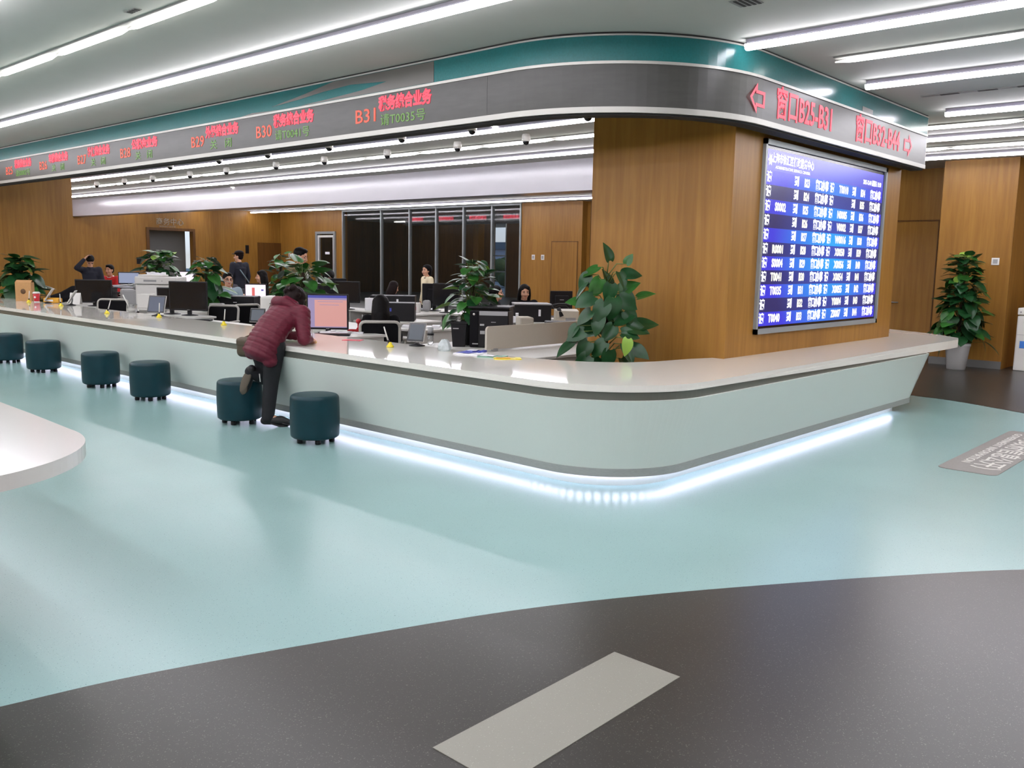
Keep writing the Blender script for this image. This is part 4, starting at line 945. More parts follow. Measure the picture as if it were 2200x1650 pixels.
# stamp, flask, telephone, pen cup
p = P(770, 713, ZD); t = thing('stamp_stand', 'red stamp with round knob on a red pad beside the monitor', 'stamp', (p.x, p.y, ZD), VIEW)
a = MB(); a.box(-.13, .13, -.06, .06, 0, .03, b=.01); a.build('pad', 'red_cloth', t)
a = MB(); a.lathe([(.03, .03), (.012, .06), (.012, .1), (.032, .12), (.03, .15), (.01, .165)]); a.build('knob', 'red_gloss', t)
p = P(925, 741, ZD); t = thing('flask', 'glass tea flask with metal lid on the inner desk', 'flask', (p.x, p.y, ZD))
a = MB(); a.lathe([(.032, 0), (.034, .11)]); a.build('glass_body', 'glassy', t)
a = MB(); a.lathe([(.036, .105), (.036, .125)]); a.build('neck_ring', 'black', t)
a = MB(); a.lathe([(.03, .125), (.03, .185), (.02, .19)]); a.build('lid', 'grey_plastic', t)
p = P(783, 704, ZD); t = thing('pen_cup', 'dark mesh pen cup right of the pink-screen monitor', 'cup', (p.x, p.y, ZD))
a = MB(); a.lathe([(.05, 0), (.05, .11), (.046, .11), (.046, .01)]); a.build('cup_body', 'black', t)
a = MB()
for k in range(4): a.tube([(.02*math.cos(k*1.6), .02*math.sin(k*1.6), .02), (.04*math.cos(k*1.6), .04*math.sin(k*1.6), .17)], .005, 6)
a.build('pens', 'grey_plastic', t)
p = D(1218, 690, 13.0); t = thing('desk_telephone', 'beige desk telephone with dark handset before the wood wall', 'telephone', (p.x, p.y, ZD), VIEW+.1)
a = MB(); a.prism([(-.17, 0), (.17, 0), (.17, .2), (-.17, .2)], 0, .12); a.box(-.17, .17, 0, .2, .1, .2, X=Matrix.Rotation(.12, 4, 'X')); a.build('base', 'beige_plastic', t)
a = MB(); a.tube([(-.2, .1, .26), (-.12, .1, .29), (.0, .1, .29), (.05, .1, .26)], [.03, .02, .02, .03], 8); a.tube([(-.13, .02, .24), (-.08, -.02, .12)], .03, 8); a.build('handset', 'black', t)
a = MB(); a.box(-.02, .13, -.004, .0, .05, .10); a.build('keypad', 'grey_plastic', t)
# low partition behind the leaflets
p = P(1036, 757, ZD); t = thing('desk_screen', 'beige desk divider with rounded corner behind the leaflets', 'divider', (p.x+.05, p.y, ZD), .02)
L_ = 1.75; hh = .235; pl = [(0, 0), (L_, 0), (L_, hh)] + [(.04-.04*math.sin(R(k*15)), hh-.04+.04*math.cos(R(k*15))) for k in range(7)]
a = MB(); a.prism(pl, -.012, .012, X=Matrix(((1, 0, 0, 0), (0, 0, -1, 0), (0, 1, 0, .02), (0, 0, 0, 1)))); a.build('panel', 'partition', t)
a = MB(); a.box(.1, .16, -.02, .02, 0, .03); a.box(L_-.3, L_-.24, -.02, .02, 0, .03); a.build('clamp', 'grey_plastic', t)
p = D(1135, 712, 11.0); pbox('file_box', 'beige file box behind the beige divider', 'box', 1132, 716, .18, .3, .2, VIEW+.2, 'partition', dd=11.3, b=.02)

# office chairs: pale frame and dark mesh
ch = thing('office_chair', 'mesh-back office chair with pale frame right of the pink-screen monitor', 'chair', (0, 0, 0), 0, 'mesh-back office chairs')
a = MB()   # seat front faces local +Y, the back is at -Y
w2, zb, zt = .24, .54, .89
rp_ = []
for cx_, cz_, a0 in ((w2-.06, zt-.06, 0), (-w2+.06, zt-.06, 90), (-w2+.06, zb+.03, 180), (w2-.06, zb+.03, 270)):
    for k in range(5):
        q = R(a0+k*22.5); x_, z_ = cx_+.06*math.cos(q), cz_+.06*math.sin(q); rp_.append((x_, -.24-.065*(z_-zb)/(zt-zb), z_))
a.tube(rp_+rp_[:2], .019, 8); a.build('back_frame', 'chair_frame', ch)
a = MB()
for k in range(6):
    z0 = zb-.02+(zt-zb)*k/6; z1 = zb-.02+(zt-zb)*(k+1)/6; a.add([(-w2+.01, -.24-.06*k/6, z0), (w2-.01, -.24-.06*k/6, z0), (w2-.01, -.24-.06*(k+1)/6, z1), (-w2+.01, -.24-.06*(k+1)/6, z1), (-w2+.01, -.228-.06*k/6, z0), (w2-.01, -.228-.06*k/6, z0), (w2-.01, -.228-.06*(k+1)/6, z1), (-w2+.01, -.228-.06*(k+1)/6, z1)], [(0, 1, 2, 3), (4, 7, 6, 5)])
a.build('back_mesh', 'black_soft', ch)
a = MB(); a.box(-.24, .24, -.22, .24, .43, .49, b=.025); a.build('seat', 'black_soft', ch)
for sx in (-1, 1):
    a = MB(); a.tube([(sx*.2, -.1, .43), (sx*.3, -.1, .44), (sx*.3, -.1, .64), (sx*.3, .12, .66)], .016, 7); a.box(sx*.3-.03, sx*.3+.03, -.14, .14, .655, .68, b=.01); a.build('armrest', 'chair_frame', ch)
a = MB(); a.tube([(0, 0, .08), (0, 0, .44)], .026, 10); a.tube([(0, -.1, .41), (0, -.22, .44), (0, -.25, .58)], .02, 8); a.build('gas_post', 'grey_plastic', ch)
a = MB()
for k in range(5): q = k*2*PI/5; a.tube([(0, 0, .1), (.26*math.cos(q), .26*math.sin(q), .065)], [.028, .016], 7)
a.build('star_base', 'chair_frame', ch)
for k in range(5):
    q = k*2*PI/5; a = MB(); a.lathe([(.026, -.012), (.026, .012)], n=12, X=Matrix.Translation((.27*math.cos(q), .27*math.sin(q), .027)) @ Matrix.Rotation(q, 4, 'Z') @ Matrix.Rotation(PI/2, 4, 'Y')); a.build('caster', 'black', ch)
FACE = YAW-PI/2+PI*.0
def chair_at(px, dd, rz, label, first=[True]):
    p = D(px, 720, dd)
    if first[0]: first[0] = False; ch.location = (p.x, p.y, .003); ch.rotation_euler = (0, 0, rz); ch['label'] = label; return ch
    return dup(ch, (p.x, p.y, .003), rz, label)
chair_at(464, 13.45, VIEW-.1+PI, 'mesh-back office chair left of the leaning woman')
chair_at(232, 14.7, VIEW+.1+PI, 'mesh-back office chair below the left monitor')
chair_at(508, 14.3, VIEW+.9+PI*.0, 'mesh-back office chair half hidden behind the one left of the leaning woman')

# wall plates and small fittings
def plate(label, x, y, z, fr, m='white_plastic', w_=.086, h_=.086, rz=0, group='wall plates'):
    t = thing('wall_switch', label, 'switch', (x, y, z), 0, group)
    a = MB(); a.box(-w_/2, w_/2, -h_/2, h_/2, 0, .012, 0, fr, .004); a.build('plate', m, t)
    a = MB(); a.box(-w_*.3, w_*.3, -h_*.3, h_*.3, .012, .016, 0, fr, .002); a.build('rocker', 'grey_plastic' if m == 'white_plastic' else 'black', t)
plate('left one of the two white switches on the wood wall', 21.385, 18.672, 1.809, WEST, w_=.13, h_=.16)
plate('right one of the two white switches on the wood wall', 21.385, 18.281, 1.809, WEST, w_=.13, h_=.16)
plate('white switch left of the standing man in olive', 21.385, 32.322, 1.76, WEST, w_=.14, h_=.16)
plate('white square switch on the wood block above the right plant', BX, 4.13, 1.81, WEST, w_=.12, h_=.12)
plate('dark wall box left of the grey opening', 15.238, 32.994, 1.43, SOUTH, 'black', .18, .25)
plate('dark wall box left of the dark doorway', 19.796, 32.994, 1.955, SOUTH, 'black', .16, .34)
plate('dark wall box above the person with a hand at the head', 10.876, 32.994, 1.784, SOUTH, 'black', .24, .42)
# water dispenser
t = thing('water_dispenser', 'white water dispenser with blue bottle at the right edge', 'water dispenser', (16.75, 3.55, .003), -PI/2)
a = MB(); a.box(-.17, .17, -.2, .17, .0, .92, b=.02); a.box(-.17, .17, -.215, .17, .93, 1.05, b=.015); a.build('cabinet', 'white_plastic', t)
a = MB(); a.box(-.1, .14, -.206, -.2, .38, .5); a.build('blue_label', 'blue_label', t)
a = MB(); a.lathe([(.06, 1.04), (.06, 1.08), (.13, 1.13), (.135, 1.4), (.12, 1.44), (.02, 1.45)], n=24); a.build('bottle', 'blue_bottle', t)
a = MB(); a.lathe([(.012, 0), (.012, .01)], n=12, X=Matrix.Translation((-.12, -.215, .98)) @ Matrix.Rotation(PI/2, 4, 'X')); a.box(-.06, -.03, -.23, -.2, .8, .84); a.box(.03, .06, -.23, -.2, .8, .84); a.build('tap', 'grey_plastic', t)
a = MB(); a.box(-.15, .15, -.204, -.2, .60, .605); a.build('door_seam', 'grey_plastic', t)

# ================================================================== people
def remesh(mb, name, m, parent, vox, smooth=4, fac=.5):
    me = bpy.data.meshes.new(name); me.from_pydata(mb.v, [], mb.f)
    bm = bmesh.new(); bm.from_mesh(me); bmesh.ops.recalc_face_normals(bm, faces=bm.faces); bm.to_mesh(me); bm.free()
    ob = bpy.data.objects.new('tmp', me); COL.objects.link(ob)
    md = ob.modifiers.new('r', 'REMESH'); md.mode = 'VOXEL'; md.voxel_size = vox
    if smooth: sm = ob.modifiers.new('s', 'SMOOTH'); sm.factor = fac; sm.iterations = smooth
    dg = bpy.context.evaluated_depsgraph_get(); out = bpy.data.meshes.new_from_object(ob.evaluated_get(dg))
    bpy.data.objects.remove(ob); bpy.data.meshes.remove(me)
    out.name = name; out.materials.clear(); out.materials.append(M[m] if isinstance(m, str) else m)
    out.polygons.foreach_set('use_smooth', [True]*len(out.polygons))
    o = bpy.data.objects.new(name, out); COL.objects.link(o); o.parent = parent
    return o
def cap(mb, p0, p1, r0, r1=None, n=12):
    p0, p1 = Vector(p0), Vector(p1); r1 = r0 if r1 is None else r1
    mb.ell(p0, (r0, r0, r0), n=n); mb.ell(p1, (r1, r1, r1), n=n)
    if (p1-p0).length > 1e-4: mb.tube([p0, p1], [r0, r1], n)
def limb(mb, pts, rs):
    for i in range(len(pts)-1): cap(mb, pts[i], pts[i+1], rs[i], rs[i+1])
def slab(mb, p0, p1, side, w0, w1, d0, d1, n=5):
    # flattened torso segment: row of ellipsoids
    p0, p1, side = Vector(p0), Vector(p1), Vector(side).normalized(); ax = (p1-p0).normalized(); side = (side-ax*side.dot(ax)).normalized(); fw = side.cross(ax)
    rot = Matrix((side, fw, ax)).transposed()
    for i in range(n+1):
        k = i/n; c = p0.lerp(p1, k)
        mb.ell(c, (w0+(w1-w0)*k, d0+(d1-d0)*k, max(.07, (p1-p0).length/n*.9)), rot=rot)
def hand(mb, wr, d, n, sgn, s=1, curl=.5):
    # palm and five fingers; d = pointing direction, n = back of the hand
    d = Vector(d).normalized(); n = Vector(n); n = (n-d*n.dot(d)).normalized(); sd = d.cross(n)*sgn; wr = Vector(wr)
    rot = Matrix((d, sd, n)).transposed()
    mb.ell(wr+d*.045*s, (.055*s, .04*s, .017*s), rot=rot)
    for k, (off, L) in enumerate(((-.03, .062), (-.010, .075), (.011, .07), (.03, .055))):
        b = wr+d*.085*s+sd*off*s; p1 = b+d*L*.45*s-n*.10*L*curl*4*s; p2 = p1+d*L*.38*(1-curl*.5)*s-n*L*.6*curl*s; p3 = p2+d*L*.2*(1-curl)*s-n*L*.4*curl*s
        limb(mb, [b-d*.03*s, b, p1, p2, p3], [.009*s, .0092*s, .0085*s, .008*s, .007*s])
    b = wr+d*.03*s-sd*.035*s; limb(mb, [wr+d*.015*s-sd*.02*s, b, b+d*.035*s-sd*.018*s-n*.012*s, b+d*.06*s-sd*.02*s-n*.022*s], [.013*s, .012*s, .0095*s, .008*s])
def head_parts(body, c, yaw, pitch, s=1):
    rot3 = (Matrix.Rotation(yaw, 3, 'Z') @ Matrix.Rotation(pitch, 3, 'Y'))
    Tm = lambda v: Vector(c)+rot3 @ (Vector(v)*s)
    body.ell(Tm((-.012, 0, .03)), (.094*s, .077*s, .088*s), rot=rot3); body.ell(Tm((.012, 0, -.035)), (.072*s, .062*s, .082*s), rot=rot3)
    body.ell(Tm((.05, 0, -.085)), (.032*s, .034*s, .028*s), rot=rot3)                       # chin
    cap(body, Tm((.083, 0, .01)), Tm((.103, 0, -.03)), .010*s, .0145*s, 8)                 # nose
    for q in (-1, 1):
        body.ell(Tm((-.005, q*.078, -.008)), (.018*s, .009*s, .03*s), rot=rot3)            # ears
        body.ell(Tm((.055, q*.04, -.03)), (.03*s, .024*s, .026*s), rot=rot3)               # cheeks
    return Tm, rot3
def face(root, Tm, rot3, s=1):
    a = MB()
    for q in (-1, 1): a.ell(Tm((.078, q*.032, .004)), (.011*s, .014*s, .007*s), rot=rot3, n=8)
    a.build('eyes', 'eye', root)
    a = MB()
    for q in (-1, 1): a.ell(Tm((.085, q*.033, .028)), (.006*s, .021*s, .005*s), rot=rot3, n=8)
    a.build('eyebrows', 'hair', root)
    a = MB(); a.ell(Tm((.081, 0, -.062)), (.008*s, .024*s, .008*s), rot=rot3, n=10); a.build('mouth', 'lips', root)
def hair_mesh(root, Tm, rot3, style, m, s=1):
    a = MB()
    a.ell(Tm((-.026, 0, .048)), (.101*s, .089*s, .088*s), rot=rot3)
    a.ell(Tm((-.045, 0, -.005)), (.068*s, .084*s, .07*s), rot=rot3)
    if style == 'short':
        a.ell(Tm((.03, 0, .098)), (.055*s, .06*s, .03*s), rot=rot3)
    if style in ('long', 'back'):
        for q in (-1, 1): limb(a, [Tm((-.01, q*.072, .04)), Tm((-.015, q*.085, -.06)), Tm((-.03, q*.085, -.18))], [.035*s, .034*s, .03*s])
        limb(a, [Tm((-.06, 0, 0)), Tm((-.075, 0, -.12)), Tm((-.08, 0, -.26))], [.07*s, .075*s, .06*s])
        limb(a, [Tm((-.055, .05, 0)), Tm((-.065, .06, -.24))], [.05*s, .045*s]); limb(a, [Tm((-.055, -.05, 0)), Tm((-.065, -.06, -.24))], [.05*s, .045*s])
        a.ell(Tm((.04, .035, .085)), (.04*s, .045*s, .03*s), rot=rot3)
    if style == 'bob':
        a.ell(Tm((-.048, 0, .03)), (.108*s, .106*s, .105*s), rot=rot3); a.ell(Tm((-.06, 0, -.05)), (.075*s, .095*s, .075*s), rot=rot3)
    if style == 'back':
        limb(a, [Tm((-.05, 0, .02)), Tm((-.08, 0, -.14)), Tm((-.10, 0, -.34))], [.115*s, .125*s, .11*s])
    if style == 'bun': a.ell(Tm((-.12, 0, .03)), (.045*s, .045*s, .045*s))
    return remesh(a, 'hair', m, root, .011, 3)
def person(label, x, y, yaw, h=1.68, pose='stand', top='navy', bottom='trousers', hair='short', hm='hair', arms='down', hy=0, hp=0, z0=0, collar=None, lean=0, glasses=False, vest=None, cap_=False):
    s = h/1.70
    t = thing('person', label, 'person', (x, y, z0), yaw)
    dz = -.44*s if pose == 'sit' else 0
    V = lambda a, b, c: Vector((a*s, b*s, c*s))
    def U(a, b, c):      # upper body, leaning about the pelvis
        v = Vector((a*s, b*s, (c-.92)*s)); v = Matrix.Rotation(lean, 3, 'Y') @ v
        return v + Vector((0, 0, .92*s+dz))
    pel, waist, chest, neck = U(0, 0, .92), U(.01, 0, 1.08), U(.0, 0, 1.30), U(-.005, 0, 1.43)
    hc = U(.03, 0, 1.575)
    sh = [U(0, q*.175, 1.385) for q in (-1, 1)]
    if arms == 'desk': el = [U(.10, q*.24, 1.12) for q in (-1, 1)]; wr = [U(.33, q*.13, 1.20) for q in (-1, 1)]
    elif arms == 'head': el = [U(.18, -.3, 1.42), U(.03, .24, 1.12)]; wr = [U(.12, -.12, 1.62), U(.12, .2, .92)]
    elif arms == 'phone': el = [U(.12, -.24, 1.15), U(.05, .24, 1.12)]; wr = [U(.08, -.11, 1.5), U(.28, .12, 1.1)]
    else: el = [U(-.01, q*.235, 1.12) for q in (-1, 1)]; wr = [U(.05, q*.24, .89) for q in (-1, 1)]
    hip = [Vector((0, q*.085*s, .88*s+dz)) for q in (-1, 1)]
    if pose == 'sit': kn = [V(.40, q*.10, .47) for q in (-1, 1)]; an = [V(.36, q*.10, .09) for q in (-1, 1)]
    else: kn = [V(.02, q*.09, .48) for q in (-1, 1)]; an = [V(-.01, q*.09, .085) for q in (-1, 1)]
    toe = [a_+V(.15, 0, -.055) for a_ in an]
    sid = Vector((0, 1, 0))
    b = MB()
    slab(b, pel, waist, sid, .15*s, .125*s, .10*s, .09*s); slab(b, waist, chest, sid, .125*s, .16*s, .09*s, .105*s)
    limb(b, [chest, neck, hc-Vector((0, 0, .05*s))], [.085*s, .055*s, .05*s])
    for i in (0, 1):
        limb(b, [chest.lerp(sh[i], .5), sh[i], el[i], wr[i]], [.07*s, .05*s, .036*s, .026*s])
        hand(b, wr[i], (wr[i]-el[i]), Vector((0, 0, 1)) if arms == 'desk' else Vector((0, (-1, 1)[i], 0)), (-1, 1)[i], s)
        limb(b, [pel.lerp(hip[i], .6), hip[i], kn[i], an[i]], [.1*s, .085*s, .055*s, .038*s])
        limb(b, [an[i], toe[i]], [.036*s, .028*s])
    Tm, r3 = head_parts(b, hc, hy, hp, s)
    remesh(b, 'body', 'skin', t, .012, 3)
    face(t, Tm, r3, s)
    if hair: hair_mesh(t, Tm, r3, hair, hm, s)
    c = MB()
    slab(c, pel+Vector((0, 0, -.05*s)), waist, sid, .175*s, .155*s, .125*s, .12*s); slab(c, waist, chest, sid, .155*s, .185*s, .12*s, .128*s)
    limb(c, [chest, neck-Vector((0, 0, .03*s))], [.11*s, .075*s])
    for i in (0, 1):
        limb(c, [chest.lerp(sh[i], .5), sh[i], el[i], wr[i]-(wr[i]-el[i]).normalized()*.03], [.095*s, .072*s, .055*s, .042*s])
    remesh(c, 'jacket', top, t, .014, 4)
    if collar:
        a = MB(); a.tube([neck+Vector((.06*math.cos(q)*s, .06*math.sin(q)*s, .02*math.cos(q)*-1*s)) for q in [2*PI*k/14 for k in range(15)]], .016*s, 8); a.build('collar', collar, t)
    c = MB()
    slab(c, pel+Vector((0, 0, -.1*s)), pel, sid, .165*s, .155*s, .115*s, .11*s)
    for i in (0, 1): limb(c, [hip[i], kn[i], an[i]+Vector((0, 0, .02))], [.1*s, .072*s, .058*s])
    remesh(c, 'trousers', bottom, t, .014, 3)
    for i in (0, 1):
        a = MB(); limb(a, [an[i]+V(-.03, 0, -.03), an[i]+V(.08, 0, -.035), toe[i]], [.046*s, .044*s, .036*s]); remesh(a, 'shoe', 'shoe', t, .012, 2)
    if glasses:
        a = MB()
        for q in (-1, 1): a.tube([Tm((.098, q*.034+.024*math.cos(k), .002+.018*math.sin(k))) for k in [2*PI*j/12 for j in range(13)]], .003, 5); a.tube([Tm((.097, q*.06, .005)), Tm((.0, q*.082, .01))], .003, 5)
        a.build('glasses', 'black', t)
    if vest: vest(t, dict(chest=chest, neck=neck, sh=sh, pel=pel, U=U, s=s))
    if cap_:
        a = MB(); a.ell(Tm((-.02, 0, .085)), (.112*s, .1*s, .065*s), rot=r3); a.ell(Tm((.10, 0, .06)), (.06*s, .065*s, .010*s), rot=r3); remesh(a, 'cap', 'hair_brown', t, .01, 2)
    return t
def seat(label, x, y, rz):   # chair for a seated person: seat front points along the person's view
    return dup(ch, (x, y, .003), rz-PI/2, label)
def sit(label, clabel, px, py, dd, yaw, **k):
    p = D(px, py, dd); person(label, p.x, p.y, yaw, pose='sit', **k); seat(clabel, p.x-.05*math.cos(yaw), p.y-.05*math.sin(yaw), yaw)
TOC = YAW+PI            # heading towards the camera
# walkers
p = D(514, 560, 21.5)
def strap(t, J):
    a = MB(); a.tube([J['sh'][1]+Vector((.02, -.06, .07)), J['U'](-.16, .03, 1.2), J['U'](-.14, -.16, .98)], .014, 6); a.build('shoulder_strap', 'bluegrey_cloth', t)
person('standing guard in navy uniform and peaked cap seen from behind', p.x, p.y, YAW+.9, 1.78, 'stand', 'navy', 'grey_cloth', 'short', 'hair_brown', 'down', hy=.7, vest=strap, cap_=True)
def shirt(t, J):
    a = MB(); a.tube([J['U'](.125, 0, 1.16), J['U'](.135, 0, 1.30), J['U'](.10, 0, 1.42)], [.03, .035, .03], 8); a.build('shirt_front', 'white_cloth', t)
    a = MB(); a.tube([J['U'](.155, .0, 1.14), J['U'](.165, .0, 1.28), J['U'](.135, 0, 1.41)], [.022, .014, .014], 6); a.build('tie', 'black_soft', t)
    a = MB()
    for q in (0, 1): a.box(-.05, .05, -.03, .03, .07, .085, X=Matrix.Translation(J['sh'][q]))
    a.build('epaulettes', 'black_soft', t)
p = D(643, 560, 13.6)
person('standing man in olive uniform coat and black tie behind the bright plant', p.x, p.y, YAW-PI/2-.35, 1.80, 'stand', 'olive', 'olive', 'short', 'hair', 'down', hp=.25, hy=.1, vest=shirt)
p = D(193, 560, 18.6)
person('person in dark jacket with one hand at the head near the left wood wall', p.x, p.y, TOC+.6, 1.62, 'stand', 'navy', 'trousers', 'short', 'hair', 'head', hp=.9)
p = D(324, 560, 22)
person('person in black seen in profile before the grey opening', p.x, p.y, YAW+PI/2+.2, 1.68, 'stand', 'black_soft', 'trousers', 'short', 'hair', 'down')
p = D(918, 590, 17.6)
person('standing woman in cream coat with dark collar looking back before the glass wall', p.x, p.y, YAW+PI/2+.5, 1.56, 'stand', 'cream', 'trousers', 'bob', 'hair', 'down', collar='hair_brown', hy=.45)
# seated staff
sit('seated person in red vest behind the left monitor', 'mesh-back office chair under the person in red', 237, 590, 22.0, TOC-.2, h=1.88, top='red_cloth', hair='short', arms='desk', collar='white_cloth')
sit('seated woman with glasses in a pale blue top behind the middle pothos', 'mesh-back office chair under the woman with glasses', 489, 600, 16.6, TOC+.55, h=1.82, top='bluegrey_cloth', hair='short', arms='desk', glasses=True, collar='white_cloth')
sit('seated dark-haired woman behind the white and red page monitor', 'mesh-back office chair behind the page monitor', 564, 590, 19.0, YAW+PI/2+.3, h=1.84, top='black_soft', hair='long', arms='desk')
sit('person bowing the head below the white-framed glass door', 'mesh-back office chair below the white-framed door', 703, 595, 17.2, TOC+.4, h=1.92, top='black_soft', hair='bob', arms='desk', hp=.7, lean=.15)
sit('brown-haired woman bent over the desk beside the white document holder', 'mesh-back office chair beside the document holder', 838, 620, 17.3, YAW-.9, h=1.66, top='black_soft', hair='long', hm='hair_brown', arms='desk', lean=.1, hp=.3)
sit('woman in profile facing right behind the medium pothos', 'mesh-back office chair behind the medium pothos', 1064, 630, 14.5, YAW-PI/2-.1, h=1.70, top='black_soft', hair='bob', arms='desk')
sit('smiling woman with long black hair behind the lidded black printer', 'mesh-back office chair behind the lidded black printer', 1126, 630, 14.9, TOC+.25, h=1.72, top='black_soft', hair='long', arms='desk', hp=.15)
sit('black-haired woman seen from behind right of the pink-screen monitor', 'mesh-back office chair with pale frame right of the pink-screen monitor', 818, 650, 11.1, YAW+.12, h=1.62, top='black_soft', hair='back', arms='desk', hp=.15)

# ------------------------------------------------------------------ the woman leaning on the counter
t = thing('person', 'woman in maroon quilted jacket leaning over the counter, one foot raised', 'person', (4.70, 7.53, 0))
O = Vector((4.70, 7.53, 0))
W = lambda x, y, z: Vector((x, y, z))-O
pel, waist, chest, neck = W(4.70, 7.53, .85), W(4.79, 7.53, .98), W(4.92, 7.53, 1.09), W(5.0, 7.55, 1.17)
hc = W(5.08, 7.585, 1.225)
sh = [W(4.99, 7.345, 1.11), W(4.95, 7.71, 1.12)]
el = [W(4.955, 7.255, .872), W(5.05, 7.84, .875)]
wr = [W(5.09, 7.36, .842), W(5.24, 7.70, .845)]
hip = [W(4.74, 7.44, .80), W(4.68, 7.62, .80)]
kn = [W(4.735, 7.51, .45), W(4.79, 7.645, .45)]
an = [W(4.70, 7.52, .10), W(4.62, 7.66, .53)]
toe = [W(4.84, 7.40, .045), W(4.565, 7.715, .345)]
sid = Vector((-.05, 1, 0)); fwd = (chest-pel).normalized()
b = MB()
slab(b, pel, waist, sid, .155, .13, .11, .10); slab(b, waist, chest, sid, .13, .165, .10, .11)
limb(b, [chest, neck, hc+Vector((-.01, 0, -.05))], [.085, .055, .05])
for i in (0, 1):
    limb(b, [chest.lerp(sh[i], .5), sh[i], el[i], wr[i]], [.07, .05, .036, .027])
    limb(b, [pel.lerp(hip[i], .6), hip[i], kn[i], an[i]], [.1, .085, .055, .038]); limb(b, [an[i], toe[i]], [.035, .026])
hand(b, wr[0], wr[0]-el[0]+Vector((.02, .04, 0)), (0, 0, 1), 1, 1, .6); hand(b, wr[1], wr[1]-el[1], (0, 0, 1), -1, 1, .4)
Tm, r3 = head_parts(b, hc, .15, .75, 1)
remesh(b, 'body', 'skin', t, .0075, 3)
face(t, Tm, r3)
a = MB(); a.ell(Tm((-.03, 0, .04)), (.112, .098, .095), rot=r3); a.ell(Tm((-.055, 0, -.02)), (.078, .092, .085), rot=r3)
for q in (-1, 1): a.ell(Tm((.015, q*.07, -.02)), (.05, .03, .06), rot=r3)
random.seed(9)
for k in range(22):
    q = random.uniform(0, 2*PI); u = random.uniform(-.9, .8); r_ = math.sqrt(max(0, 1-u*u)); v = Vector((-.047+.098*r_*math.cos(q), .09*r_*math.sin(q), .025+u*.085))
    a.ell(Tm(v), (.03, .026, .028), rot=r3, n=8)
remesh(a, 'hair', 'hair_brown', t, .008, 2)
# quilted jacket: puffy rings between seams
c = MB()
hem = W(4.64, 7.545, .715)
for (p0, p1, w0, w1, d0, d1, n_) in ((hem, pel, .205, .205, .165, .155, 4), (pel, waist, .205, .195, .155, .15, 4), (waist, chest, .195, .20, .15, .145, 5)):
    slab(c, p0, p1, sid, w0, w1, d0, d1, n_)
limb(c, [chest, neck+Vector((-.02, 0, -.02))], [.13, .09])
for i in (0, 1):
    A, B_, D_ = sh[i], el[i]+Vector((-.005, 0, .0)), wr[i]-(wr[i]-el[i]).normalized()*.02
    for k in range(7): q = k/6; c.ell(A.lerp(B_, q), (.088-.02*q, .088-.02*q, .088-.02*q))
    limb(c, [A, B_], [.08, .062])
    for k in range(5): q = k/4; pt = B_.lerp(D_, q); c.ell((pt.x, pt.y, max(pt.z, .855)), (.056-.012*q,)*3)
    limb(c, [chest.lerp(A, .4), A], [.12, .088])
c.ell(hem+Vector((.03, -.13, -.06)), (.075, .075, .06)); c.ell(hem+Vector((-.01, .11, -.0)), (.08, .08, .06))
jk = remesh(c, 'jacket', 'maroon', t, .01, 5)
# press the quilting seams into the jacket along the torso axis
ax = (chest-hem).normalized()
for v in jk.data.vertices:
    u = (v.co-hem).dot(ax); f_ = abs(math.sin(u*PI/.052)); rad = (v.co-hem)-ax*u
    if v.co.z > .87 or v.co.x < .1:
        v.co = v.co - rad.normalized()*(.007*(1-f_)**2)
c = MB()   # hood lying on the shoulders
limb(c, [neck+Vector((-.10, .13, -.0)), neck+Vector((-.13, .04, .045)), neck+Vector((-.12, -.06, .045)), neck+Vector((-.06, -.14, .0))], [.045, .062, .06, .045])
limb(c, [neck+Vector((-.06, .11, .02)), neck+Vector((-.05, 0, .05)), neck+Vector((-.02, -.1, .02))], [.05, .06, .045])
remesh(c, 'hood', 'maroon', t, .01, 4)
c = MB()
for i in (0, 1):
    limb(c, [pel.lerp(hip[i], .5), hip[i], kn[i], an[i]-(kn[i]-an[i]).normalized()*.012], [.12, .105, .078, .062])
remesh(c, 'trousers', 'trousers', t, .01, 3)
a = MB(); a.tube([W(4.655, 7.585, .52), W(4.66, 7.58, .44)], .006, 6); a.build('trouser_zip', 'white_plastic', t)
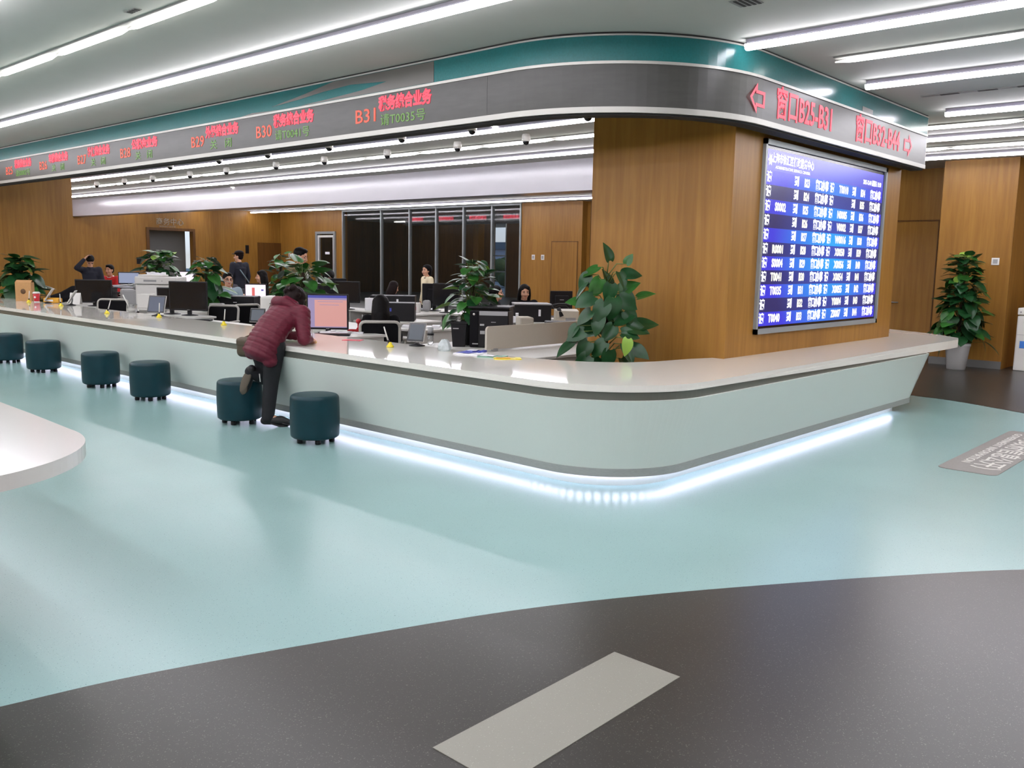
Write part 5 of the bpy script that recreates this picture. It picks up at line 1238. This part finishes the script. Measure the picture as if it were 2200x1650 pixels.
for i in (0, 1):
    d = (toe[i]-an[i]).normalized()
    a = MB(); dn = Vector((0, 0, -1)) if i == 0 else (Vector((-1, -.35, -.1)) - d*Vector((-1, -.35, -.1)).dot(d)).normalized()
    heel = an[i]-d*.055+dn*(.05 if i == 0 else .03)
    limb(a, [an[i]+dn*.01, heel+d*.02], [.05, .042]); limb(a, [heel+d*.02, toe[i]-d*.06+dn*.0, toe[i]], [.042, .046, .036]); o = remesh(a, 'shoe', 'shoe', t, .009, 2)
    a = MB(); sdv = d.cross(dn).normalized(); rot = Matrix((d, sdv, dn)).transposed()
    a.ell((an[i]+d*.09)+dn*(.055 if i == 0 else .05), (.135, .048, .014), rot=rot); a.ell(toe[i]-d*.02+dn*(.02 if i == 0 else .034), (.06, .052, .014), rot=rot)
    remesh(a, 'shoe_sole', 'sole' if i else 'shoe', t, .008, 1)
# her bag and pen
t2 = thing('shoulder_bag', 'olive brown shoulder bag hanging at the side of the leaning woman', 'bag', (4.655, 7.80, .665), .3)
a = MB(); a.box(-.055, .055, -.11, .11, 0, .2, b=.05, seg=4); a.build('bag_body', 'bag', t2)
a = MB(); a.box(-.06, .0, -.1, .1, .1, .19, b=.028, seg=3); a.build('flap', 'bag', t2)
a = MB(); a.tube([(.03, -.1, .18), (.10, -.09, .23), (.24, -.1, .34)], .009, 6); a.tube([(.03, .08, .18), (.12, .0, .23), (.24, -.08, .34)], .009, 6); a.build('strap', 'bag', t2)
p = wr[0]+O; t2 = thing('ballpoint_pen', 'pen held in the right hand of the leaning woman', 'pen', (5.17, 7.43, .815))
a = MB(); a.tube([(0, 0, -.0), (-.015, -.02, .13)], [.003, .005], 8); a.build('barrel', 'white_plastic', t2)
a = MB(); a.lathe([(.03, -.015), (.03, -.002)], (.04, .04, 0), 14); a.build('holder', 'yellow', t2)

p = P(150, 655, ZD); t2 = thing('sleeved_arm', 'dark coat sleeve with red cuff in place of the arm of a hidden person, left of the left monitor', 'coat', (p.x+.25, p.y+.5, ZD), VIEW)  # stands in for a hidden person's sleeved arm, made as a coat
a = MB(); limb(a, [(-.40, 0, .075), (-.2, .02, .13), (.0, .05, .22), (.2, .05, .22)], [.06, .075, .10, .11]); a.ell((.05, .05, .105), (.3, .14, .10)); a.ell((-.25, .02, .07), (.2, .08, .065)); remesh(a, 'sleeve', 'black_soft', t2, .015, 5)
a = MB(); a.lathe([(.045, 0), (.056, .03), (.045, .05)], n=14, X=Matrix.Translation((-.42, 0, .07)) @ Matrix.Rotation(-PI/2, 4, 'Y')); a.build('cuff', 'red_cloth', t2)
